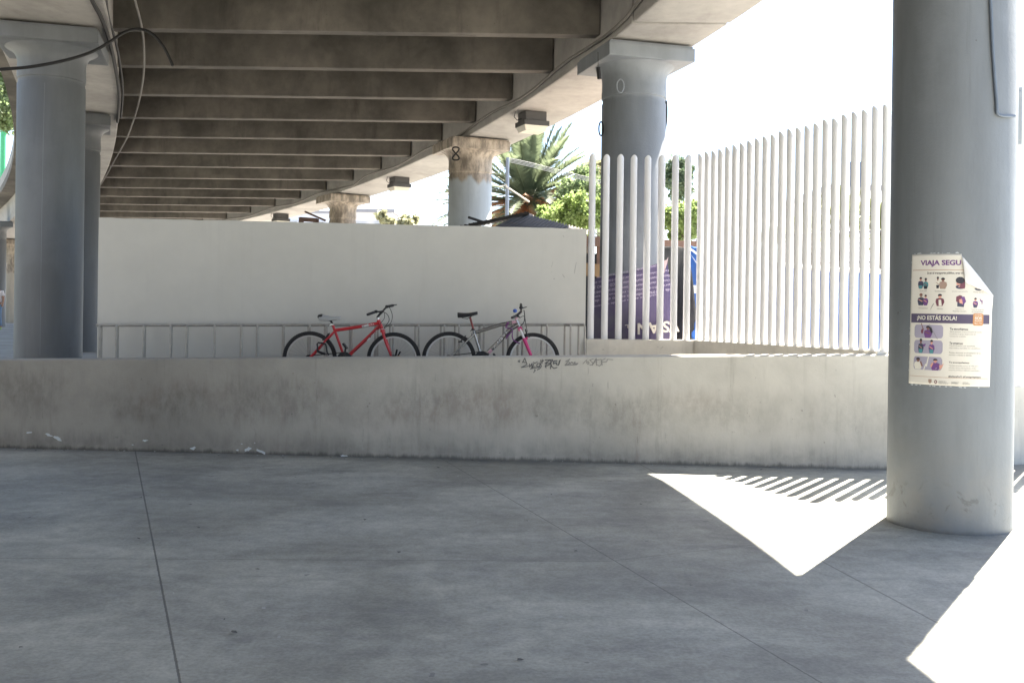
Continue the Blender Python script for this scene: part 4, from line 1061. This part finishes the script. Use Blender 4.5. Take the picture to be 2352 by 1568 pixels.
# long blue tarp wall behind the sunlit poles
TW0, TW1 = 16.8, 14.2
def tw(x, y): return at(x, y, TW0 + (TW1 - TW0) * (x - 1640) / 420)
top = [(1618, 586), (1670, 589), (1740, 600), (1800, 610), (1860, 618), (1930, 622), (2000, 625), (2048, 628), (2068, 640), (2078, 690)]
rows = [[tw(*p) for p in top], [tw(p[0], 720) for p in top], [tw(p[0] + 4, 840) for p in top]]
bw = tag(sheet('tarp', rows, blue, fold=.012, seed=12, sub=4), 'long bright blue tarp wall seen between the sunlit poles', 'tarp')
m = MB(); m.tube([tw(x, y - 2) for x, y in top[:8]], .035, 8); m.build('rolled_hem', plain('white hem', (.74, .74, .74), .5), bw, smooth=True)
m = MB(); m.blob(at(1606, 752, 13.9), .07, .06, .14, 12, 8, .12); m.blob(at(1604, 770, 13.9), .09, .07, .10, 12, 8, .12)
tag(m.build('plastic_bag', blue, smooth=True, origin=at(1606, 770, 13.9)), 'blue bundle of plastic at the foot of the corner poles', 'bag')

# corrugated shed roof behind the white wall
shed = thing('shed', (.6, 17.5, .627), 'low shed with dark corrugated roof peeking over the white wall', 'shed')
def corr(name, A, B, Cc, D, amp, waves, mat, n=None):
    n = waves * 6; m = MB(); m.keep = True; R = []
    nrm = (B - A).cross(D - A).normalized()
    for i in range(n + 1):
        t = i / n; o_ = nrm * amp * math.sin(2 * PI * waves * t)
        a = A.lerp(B, t) + o_; d = D.lerp(Cc, t) + o_
        R.append([a.lerp(d, k / 3) for k in range(4)])
    m.grid(R); return m.build(name, mat, shed, smooth=True, solid=.006)
tin = tarp_mat('dark tin roof', (.10, .092, .083), .85, (.12, .10, .09), .4)
Sr = 16.4
corr('roof_sheet', at(1046, 524, Sr), at(1214, 488.5, Sr), at(1226, 494, Sr + 2.6), at(1056, 524, Sr + 2.6), .034, 17, tin)
corr('roof_sheet', at(1196, 489, Sr + .25), at(1352, 530, Sr + .1), at(1300, 590, Sr - 1.9), at(1060, 560, Sr - 1.9), .016, 22, tin)
m = MB(); m.bar(at(1078, 517, Sr - .25), at(1214, 489.5, Sr - .25), .05, .045); m.bar(at(1076, 499, Sr - .3), at(1115, 512, Sr - .1), .035, .035); m.build('roof_beam', plain('dark timber', (.035, .032, .03), .8), shed)
m = MB(); m.prism([(at(1060, 560, Sr).x, Sr + .15), (at(1340, 560, Sr).x, Sr + .15), (at(1340, 560, Sr).x, Sr + 2.2), (at(1060, 560, Sr).x, Sr + 2.2)], .6, at(1340, 530, Sr).z - .05); m.build('shed_wall', plain('dark shed boards', (.05, .05, .052), .8), shed)
m = MB(); m.bar(at(700, 486, 18), at(748, 507, 18), .03, .035)
tag(m.build('timber_pole', wood, origin=at(748, 507, 18)), 'dark slanting pole sticking up over the white wall beside the far column', 'pole')
m = MB(); m.bar(at(690, 503.5, 18), at(728, 506, 18), .10, .07); m.box(at(692, 506, 18), (.08, .06, .1)); m.box(at(727, 509, 18), (.08, .06, .1))
tag(m.build('roof_plank', wood, origin=at(700, 505, 18)), 'short dark plank lying along the top beyond the white wall', 'plank')

# ------------------------------------------------------------------ vegetation
def leaf_mat(name, col, tr=.25):
    m = N(name); p = m.pos(True); a = m.noise(p, 1.1, 4, .6); b = m.noise(p, 14, 3, .6)
    c = m.mix(m.rng(a, .3, .7), sc3(col, .65), sc3(col, 1.35)); c = m.mul(.6, c, m.mix(b, (.7, .7, .7), (1.25, 1.25, 1.1)))
    m.done(c, .55)
    tn = m.n('ShaderNodeBsdfTranslucent'); m.val(tn.inputs[0], c); mx = m.n('ShaderNodeMixShader'); mx.inputs[0].default_value = tr
    m.L(m.b.outputs[0], mx.inputs[1]); m.L(tn.outputs[0], mx.inputs[2]); m.L(mx.outputs[0], m.out.inputs[0])
    return m.mat
LF = {'lime': leaf_mat('lime leaves', (.24, .32, .12), .5), 'green': leaf_mat('green leaves', (.19, .255, .125), .45), 'dark': leaf_mat('dark leaves', (.145, .20, .12), .4), 'pale': leaf_mat('pale leaves', (.30, .30, .19), .45), 'palm': leaf_mat('palm fronds', (.15, .185, .115), .42), 'dead': leaf_mat('dead fronds', (.46, .24, .14), .4), 'agave': leaf_mat('yellow green fronds', (.24, .27, .11), .4)}  # greens paled in colour to stand in for veiling glare
bark = plain('bark', (.11, .085, .065), .9, var=.3)
def tree(label, cx, cy, rx, ry, depth, leaf, n=2600, ls=.16, base=.62, clumps=44, seed=1, group='trees beyond the poles', trunk_px=None, name='tree'):
    rnd = random.Random(seed); k = depth / FPX; c = at(cx, cy, depth); t = thing(name, (c.x, c.y, base), label, 'tree', group)
    RX, RZ = rx * k, ry * k; RY = RX * .9
    cl = []
    for i in range(clumps):
        while True:
            v = Vector((rnd.uniform(-1, 1), rnd.uniform(-1, 1), rnd.uniform(-1, 1)))
            if .25 < v.length < 1: break
        cl.append((Vector((v.x * RX * .92, v.y * RY * .92, v.z * RZ * .92)), rnd.uniform(.12, .36)))
    # trunk with limbs reaching the clumps
    m = MB(); h0 = c.z - RZ * .55; tr = max(.06, RX * .07)
    m.tube([(c.x + .05, c.y, base - .05), (c.x - .04, c.y, base + (h0 - base) * .5), (c.x, c.y, h0)], [tr * 1.3, tr, tr * .8], 8)
    for v, r in cl[:10]:
        m.tube([(c.x, c.y, h0 - .1), Vector((c.x, c.y, h0)).lerp(c + v, .5) + Vector((0, 0, .1 * RZ)), c + v], [tr * .55, tr * .35, tr * .12], 6)
    m.build('trunk', bark, t, smooth=True)
    m = MB(); m.keep = True
    for i in range(n):
        v, r = cl[i % clumps]
        d = Vector((rnd.gauss(0, 1), rnd.gauss(0, 1), rnd.gauss(0, 1))); d.normalize()
        p = c + v + Vector((d.x * RX, d.y * RY, d.z * RZ)) * r * (rnd.random() ** .5)
        u = Vector((rnd.gauss(0, 1), rnd.gauss(0, 1), rnd.gauss(0, 1) - .4)).normalized(); w_ = u.orthogonal().normalized(); w_ = Matrix.Rotation(rnd.uniform(0, 6.3), 3, u) @ w_
        s = ls * rnd.uniform(.6, 1.3)
        m.add([p, p + u * s * .5 + w_ * s * .32, p + u * s, p + u * s * .5 - w_ * s * .32], [(0, 1, 2, 3)])
    m.build('crown', leaf, t)
    return t
tree('lime green leafy tree just right of the palm trunk, behind the shed roof', 1280, 505, 62, 44, 24, LF['lime'], 8000, .095, seed=3)
tree('bright lime bush tree low over the shed roof by the first white pole', 1325, 492, 66, 56, 22, LF['lime'], 7000, .09, seed=5)
tree('mid green tree filling the gap left of the middle column', 1352, 450, 74, 66, 30, LF['green'], 9000, .115, seed=7)
tree('pale yellowish tree top rising left of the middle column', 1378, 405, 62, 42, 46, LF['pale'], 5500, .16, seed=8)
tree('dark green tree just right of the middle column', 1560, 408, 46, 52, 34, LF['dark'], 6000, .13, seed=9)
tree('lime green bush tree low behind the poles right of the middle column', 1572, 505, 60, 60, 25, LF['lime'], 8000, .10, seed=10)
tree('tall green tree seen at the left edge past the viaduct', -8, 200, 75, 110, 48, LF['green'], 9000, .22, seed=12, group='trees at the left', clumps=36)
tree('hazy pale small tree beyond the wall, left of the palm', 938, 505, 26, 16, 60, LF['pale'], 500, .30, seed=13, clumps=10)
tree('hazy yellowish small tree beyond the wall, next to the far column', 886, 500, 20, 18, 62, LF['pale'], 420, .30, seed=14, clumps=8)
def frond(m, dm, base, direction, length, droop, lw, rnd, nl=46, dead=False):
    d = direction.normalized(); side = d.cross(Vector((0, 0, 1)))
    if side.length < .1: side = Vector((1, 0, 0))
    side.normalize(); pts = []
    for i in range(15):
        t = i / 14; pts.append(base + d * length * t + Vector((0, 0, -droop * length * t * t)))
    m.tube(pts, [.035 * (1 - .85 * i / 14) for i in range(15)], 5)
    for k in range(nl):
        t = .12 + .88 * k / nl; f = t * 14; i = min(int(f), 13); p = pts[i].lerp(pts[i + 1], f - i); tg = (pts[i + 1] - pts[i]).normalized()
        L_ = lw * (math.sin(PI * min(t * .95 + .08, 1)) ** .6) * rnd.uniform(.8, 1.1)
        for s in (-1, 1):
            up = side.cross(tg).normalized()
            dr = (tg * .66 + side * s * .85 + up * rnd.uniform(.1, .35)).normalized()
            if dead: dr = (dr + Vector((0, 0, -.6))).normalized()
            wv = tg * .036
            m.add([p - wv, p + wv, p + dr * L_ + Vector((0, 0, -.05 * L_))], [(0, 1, 2)])
def palm(label, cx, cy, depth, flen_px, nf, seed, name='palm_tree', dead=True, trunk=.34, leaf='palm', tilt=(0.15, 1.35), droop=(.1, .5), sky=None):
    rnd = random.Random(seed); c = at(cx, cy, depth); L0 = flen_px * depth / FPX
    t = thing(name, (c.x, c.y, .62), label, 'palm tree', 'palm trees')
    m = MB(); pr = [(trunk * 1.15, .55), (trunk, 1.2)]
    z = 1.2
    while z < c.z - .1: pr += [(trunk * 1.03, z), (trunk * .95, z + .10)]; z += .12
    pr.append((trunk * 1.2, c.z + .1)); pr.append((.02, c.z + .3)); m.lathe(pr, (c.x, c.y, 0), 16); m.build('trunk', bark, t)
    m = MB(); m.keep = True
    for i in range(nf):
        az_ = i * 2.399 + rnd.uniform(-.2, .2); e = tilt[0] + (tilt[1] - tilt[0]) * ((i + .5) / nf)
        d = Vector((math.cos(az_) * math.cos(e), math.sin(az_) * math.cos(e), math.sin(e)))
        frond(m, None, c + Vector((d.x * .2, d.y * .2, .1)), d, L0 * rnd.uniform(.85, 1.1), rnd.uniform(*droop) * math.cos(e) + .05, L0 * .155, rnd, 60)
    m.build('crown', LF[leaf], t)
    if dead:
        m = MB(); m.keep = True
        for i in range(64):
            az_ = i * 2.399 + 1; e = rnd.uniform(-1.0, .55)
            d = Vector((math.cos(az_) * math.cos(e), math.sin(az_) * math.cos(e), math.sin(e)))
            frond(m, None, c + Vector((d.x * .25, d.y * .25, -.15)), d, L0 * rnd.uniform(.3, .80), .3, L0 * .10, rnd, 40, True)
        m.build('dead_fronds', LF['dead'], t)
    return t
palm('large date palm with rusty dead fronds beside the stained column', 1212, 462, 34, 225, 74, 21, tilt=(-.35, 1.42), droop=(.10, .36))
palm('small palm mostly hidden behind the stained column', 1052, 470, 42, 62, 14, 22, dead=False, trunk=.2, tilt=(0, 1.2))
for i, (x, y, d_, r_) in enumerate(((1765, 560, 27, 55), (1850, 545, 26, 80), (1935, 520, 25, 105), (2020, 535, 25, 95), (2068, 565, 24, 80))):
    palm(('low yellow green palm behind the blue tarp, leftmost of its row', 'low palm behind the blue tarp, second in its row', 'tallest yellow green palm behind the blue tarp below the blue sign', 'yellow green palm behind the blue tarp, beside the last pole', 'palm behind the blue tarp touching the near column')[i], x, y, d_, r_, 22, 30 + i, dead=False, trunk=.16, leaf='agave', tilt=(-.1, 1.35), droop=(.1, .35))
# wire mesh fence in front of the low palms
wf_ = thing('mesh_fence', (6.5, 22, .62), 'dark wire mesh fence standing between the blue tarp and low palms', 'fence')
FA, FB = at(1660, 545, 22), at(2085, 527, 19.5)
m = MB(); gr = plain('dark wire', (.09, .095, .10), .6)
m.tube([FA, FB], .025, 6); m.tube([FA - Vector((0, 0, .62)), FB - Vector((0, 0, .62))], .012, 6)
m.build('top_rail', gr, wf_, smooth=True)
m = MB(); m.keep = True
for i in range(24):
    z = Vector((0, 0, -.04 - .095 * i)); m.bar(FA + z, FB + z, .006, .006)
for i in range(90):
    p = FA.lerp(FB, i / 89); m.bar(p, Vector((p.x, p.y, p.z - 2.3)), .006, .006)
m.build('wire_panel', gr, wf_)
for i in range(6):
    p = FA.lerp(FB, i / 5); m = MB(); m.tube([(p.x, p.y, .6), (p.x, p.y, p.z + .05)], .03, 8); m.build('post', gr, wf_, smooth=True)

for i, (X, Y, S) in enumerate(((-15.5, 15, 9), (-20, 24, 9), (-26, 33, 9), (-33, 43, 9), (-46, 58, 9))):  # tree row added out of view to block light from the left
    q_ = 1 / (Y / FPX)
    tree(('unseen tree added on the left to block light, nearest of the row', 'unseen tree added on the left to block light, second of the row', 'unseen tree added on the left to block light, third of the row', 'unseen tree added on the left to block light, fourth of the row', 'unseen tree added on the left to block light, last of the row')[i],
         CX + X * q_, CY - 4.2 * q_, 5.0 * q_, 3.4 * q_, Y, LF['green'], 2600, .5, seed=40 + i, group='unseen trees added on the left to block light', clumps=30)
# ------------------------------------------------------------------ distant buildings, sign, poles, wires
pale = plain('pale rendered facade', (.55, .54, .54), .8, var=.06)
def building(label, x0, x1, ytop, depth, deep, mat, name='building', group=None):
    a = at(x0, ytop, depth); b = at(x1, ytop, depth); t = thing(name, ((a.x + b.x) / 2, depth, .6), label, 'building', group)
    W_ = b.x - a.x; H = a.z - .6
    MB().box(((a.x + b.x) / 2, depth + deep / 2, .6 + H / 2), (W_, deep, H)).build('wall', mat, t)
    MB().box(((a.x + b.x) / 2, depth + deep / 2, a.z + .12), (W_ + .3, deep + .3, .25)).build('roof_edge', plain('grey coping', (.25, .25, .27), .7), t)
    nw = max(2, int(W_ / 2.4)); gl = plain('dim window glass', (.07, .085, .11), .15)
    for i in range(nw):
        cx = a.x + W_ * (i + .5) / nw; cz = a.z - 1.3
        f = MB().box((cx, depth - .02, cz), (1.2, .08, 1.1)).build('window', plain('window frame', (.5, .5, .5), .5), t)
        MB().box((cx, depth - .07, cz), (1.0, .03, .9)).build('pane', gl, f)
    return t
building('far pale building with grey roof line, right of the farthest column', 800, 902, 487, 75, 10, pale, group='far pale buildings')
building('far bluish white block left of the farthest column', 640, 762, 489, 95, 12, plain('bluish white facade', (.50, .53, .58), .8, var=.05), group='far pale buildings')
building('pale building with dark coping behind the sunlit poles', 1905, 2022, 436, 48, 8, pale, group='far pale buildings')
building('low pinkish building behind the left sunlit poles', 1672, 1738, 535, 50, 8, plain('pinkish facade', (.42, .33, .31), .8), group='far pale buildings')
building('low building with dark red upper band beside the near column', 2030, 2110, 512, 60, 8, plain('dark red facade', (.24, .05, .06), .8), group='far pale buildings')
sg = thing('sign_board', tuple(at(1962, 440, 46)), 'tall blue sign board on a roof behind the sunlit poles', 'sign')
a, b = at(1944, 372, 46), at(1984, 430, 46)
m = MB(); m.box(((a.x + b.x) / 2, 46, (a.z + b.z) / 2), (b.x - a.x, .25, a.z - b.z)); m.build('panel', plain('slate blue panel', (.07, .11, .19), .5), sg)
m = MB(); m.box((at(1986, 400, 46).x, 46.2, at(1986, 400, 46).z - .1), (.10, .12, 2.0)); m.box((at(1950, 440, 46).x, 46.1, b.z - .35), (.12, .12, .8)); m.build('support', plain('pale blue support', (.35, .45, .55), .5), sg)
sb = thing('light_block', (-22, -6, 0), 'long plain unseen block added off to the left to cut light', 'building')  # block added out of view to keep light off the left side
MB().box((-18, -11, 3.4), (23, 38, 7.2)).build('wall', plain('light block render', (.20, .19, .18), .8), sb)
MB().box((-18, -11, 7.15), (23.4, 38.4, .3)).build('roof', plain('light block roof', (.16, .16, .16), .8), sb)
hb2 = thing('light_block', (-2.5, -9, 0), 'plain unseen block added behind the viewer to cut light', 'building')  # second added block, out of view, cutting light from behind
MB().box((-2.5, -9, 3.3), (7.6, 6, 6.8)).build('wall', plain('rear light block render', (.18, .17, .16), .8), hb2)
# street pole with wires beside the palm
up = thing('utility_pole', tuple(at(1166, 520, 26)), 'slim blue grey pole carrying wires in front of the palm', 'pole')
zt_ = at(1166, 362, 26)
m = MB(); m.tube([(zt_.x, 26, .6), (zt_.x, 26, zt_.z)], [.06, .045], 10); m.build('shaft', plain('blue grey pole paint', (.22, .26, .33), .5), up, smooth=True)
m = MB(); m.tube([at(1162, 428, 25.9), at(1216, 464, 25.9)], .022, 8); m.tube([at(1146, 430, 25.9), at(1164, 424, 25.9)], .02, 6); m.build('brace_arm', plain('pale brace', (.55, .52, .47), .6), up, smooth=True)
for i in range(4):
    cable('wire', [at(1164, 362 + i * 3, 26), at(1215, 373 + i * 3, 26.5), at(1270, 387 + i * 3, 27), at(1330, 402 + i * 3, 27.6), at(1420, 424 + i * 3, 28.4)], .006, plain('pale wire', (.42, .42, .42), .6), 'thin overhead wire sloping from the pole across the palm', 'wire', 6, 4)['group'] = 'overhead wires across the palm'
# green steel frame at the left edge
gs = thing('steel_frame', tuple(at(8, 380, 56)), 'bright green painted steel frame glimpsed at the left edge', 'steel frame')
gm = plain('green steel paint', (.05, .36, .16), .4)
m = MB(); a = at(8, 262, 56); m.tube([(a.x, 56, .6), (a.x, 56, a.z)], .15, 12); m.build('post', gm, gs, smooth=True)
m = MB(); m.tube([at(8, 268, 56), at(20, 258, 56), at(40, 228, 56)], .16, 12); m.tube([at(8, 312, 56), at(40, 268, 56)], .10, 10); m.build('brace', gm, gs, smooth=True)
m = MB(); m.tube([at(-60, 276, 56), at(8, 272, 56)], .13, 10); m.build('beam', gm, gs, smooth=True)
m = MB(); m.tube([at(-30, 148, 44), at(18, 164, 44), at(30, 168, 44)], .12, 8)
tag(m.build('street_lamp_arm', plain('white arm', (.7, .7, .7), .4), smooth=True, origin=at(18, 164, 44)), 'white lamp arm against the trees at the left edge', 'lamp arm')

# ------------------------------------------------------------------ person at the left edge
def skin_obj(name, verts, edges, radii, mat, parent=None, sub=2, root=0, origin=None):
    o0 = W[parent.name] if parent is not None else Vector(origin)
    me = bpy.data.meshes.new(name); me.from_pydata([tuple(Vector(v) - o0) for v in verts], edges, []); me.materials.append(mat)
    o = bpy.data.objects.new(name, me); C.objects.link(o)
    if parent is not None: o.parent = parent
    else: o.location = o0
    W[o.name] = o0
    sk = o.modifiers.new('skin', 'SKIN'); sk.use_smooth_shade = True
    for i, r in enumerate(radii): me.skin_vertices[0].data[i].radius = r if isinstance(r, tuple) else (r, r)
    me.skin_vertices[0].data[root].use_root = True
    s = o.modifiers.new('sub', 'SUBSURF'); s.levels = sub; s.render_levels = sub
    return o
pb = at(-7, 754, 35.9); pb.z = .627
o_ = pb
def B(x, y, z): return o_ + Vector((x, y, z))
skin = plain('skin', (.30, .16, .11), .5)
V = [B(0, 0, .92), B(0, 0, 1.08), B(0, .01, 1.25), B(0, .01, 1.38), B(0, 0, 1.46), B(0, -.01, 1.53), B(0, -.015, 1.60), B(0, -.01, 1.655),
     B(.085, 0, .88), B(.10, -.05, .50), B(.10, .06, .09), B(.10, -.05, .045), B(-.085, 0, .88), B(-.09, .10, .50), B(-.09, .22, .11), B(-.09, .12, .05),
     B(.155, .01, 1.36), B(.20, .05, 1.12), B(.20, -.02, .90), B(.20, -.05, .82), B(-.155, .01, 1.36), B(-.20, -.04, 1.12), B(-.20, -.14, .92), B(-.20, -.18, .84)]
E_ = [(0, 1), (1, 2), (2, 3), (3, 4), (4, 5), (5, 6), (6, 7), (0, 8), (8, 9), (9, 10), (10, 11), (0, 12), (12, 13), (13, 14), (14, 15), (3, 16), (16, 17), (17, 18), (18, 19), (3, 20), (20, 21), (21, 22), (22, 23)]
Rr = [(.14, .11), (.12, .095), (.14, .10), (.12, .08), .05, .07, .082, .06, .085, .058, .04, .04, .085, .058, .04, .04, .055, .042, .032, .036, .055, .042, .032, .036]
per = skin_obj('person', V, E_, Rr, skin, origin=pb)
tag(per, 'person in a white t-shirt and blue jeans walking at the left edge', 'person')
skin_obj('shirt', [B(0, 0, .90), B(0, 0, 1.08), B(0, .01, 1.25), B(0, .01, 1.40), B(.165, .01, 1.36), B(.195, .04, 1.20), B(-.165, .01, 1.36), B(-.195, -.02, 1.20)], [(0, 1), (1, 2), (2, 3), (3, 4), (4, 5), (3, 6), (6, 7)], [(.165, .13), (.145, .115), (.16, .12), (.12, .09), .072, .062, .072, .062], plain('white cotton', (.66, .62, .64), .8), per)
skin_obj('jeans', [B(0, 0, .95), B(.085, 0, .86), B(.10, -.05, .50), B(.10, .05, .12), B(-.085, 0, .86), B(-.09, .10, .50), B(-.09, .205, .15)], [(0, 1), (1, 2), (2, 3), (0, 4), (4, 5), (5, 6)], [(.165, .13), .105, .078, .066, .105, .078, .066], plain('light denim', (.16, .24, .36), .85), per)
skin_obj('shoe', [B(.10, .09, .05), B(.10, -.01, .045), B(.10, -.12, .035)], [(0, 1), (1, 2)], [.045, .05, .04], plain('lime trainers', (.30, .45, .14), .6), per)
skin_obj('shoe', [B(-.09, .25, .06), B(-.09, .15, .045), B(-.09, .04, .035)], [(0, 1), (1, 2)], [.045, .05, .04], plain('lime trainers', (.30, .45, .14), .6), per)
skin_obj('hair', [B(0, .02, 1.55), B(0, .03, 1.62), B(0, .01, 1.67)], [(0, 1), (1, 2)], [.07, .09, .075], plain('dark hair', (.02, .016, .014), .6), per)
# ------------------------------------------------------------------ light, world, camera
az, el = math.radians(33.8), math.radians(58)
sd = Vector((math.sin(az) * math.cos(el), math.cos(az) * math.cos(el), math.sin(el)))
su = bpy.data.lights.new('sun', 'SUN'); su.energy = 5.0; su.angle = math.radians(.5); su.color = (1, .95, .87)
so = bpy.data.objects.new('sun', su); C.objects.link(so); so.rotation_euler = (-sd).to_track_quat('-Z', 'Y').to_euler(); so.location = (30, 40, 60)
w = bpy.data.worlds.new('World'); SC.world = w; w.use_nodes = True
nt = w.node_tree; nt.nodes.clear()
o = nt.nodes.new('ShaderNodeOutputWorld'); b = nt.nodes.new('ShaderNodeBackground'); s = nt.nodes.new('ShaderNodeTexSky')
s.sky_type = 'NISHITA'; s.sun_disc = False; s.sun_elevation = el; s.sun_rotation = az
s.air_density = 1.0; s.dust_density = 4.0; s.ozone_density = 1.0; s.altitude = 2200
b.inputs[1].default_value = .06
nt.links.new(s.outputs[0], b.inputs[0]); nt.links.new(b.outputs[0], o.inputs[0])
cd = bpy.data.cameras.new('camera'); co = bpy.data.objects.new('camera', cd); C.objects.link(co)
cd.sensor_fit = 'HORIZONTAL'; cd.sensor_width = 36; cd.lens = 36 * FPX / 2352; cd.clip_start = .05; cd.clip_end = 5000
cd.shift_y = -(784 - CY) / 2352
co.location = (0, 0, EYE)
co.rotation_euler = (Matrix.Rotation(PI / 2, 4, 'X') @ Matrix.Rotation(ROLL, 4, 'Z')).to_euler()
SC.camera = co
vs = SC.view_settings
SC.view_settings.view_transform = 'Standard'; vs.look = 'None'; vs.gamma = 1; vs.use_curve_mapping = False
vs.exposure = 3.0
vs.use_white_balance = True; vs.white_balance_temperature = 6900; vs.white_balance_tint = 10
SC.cycles.max_bounces = 10; SC.cycles.diffuse_bounces = 6; SC.cycles.use_denoising = True
SC.cycles.sample_clamp_indirect = 8
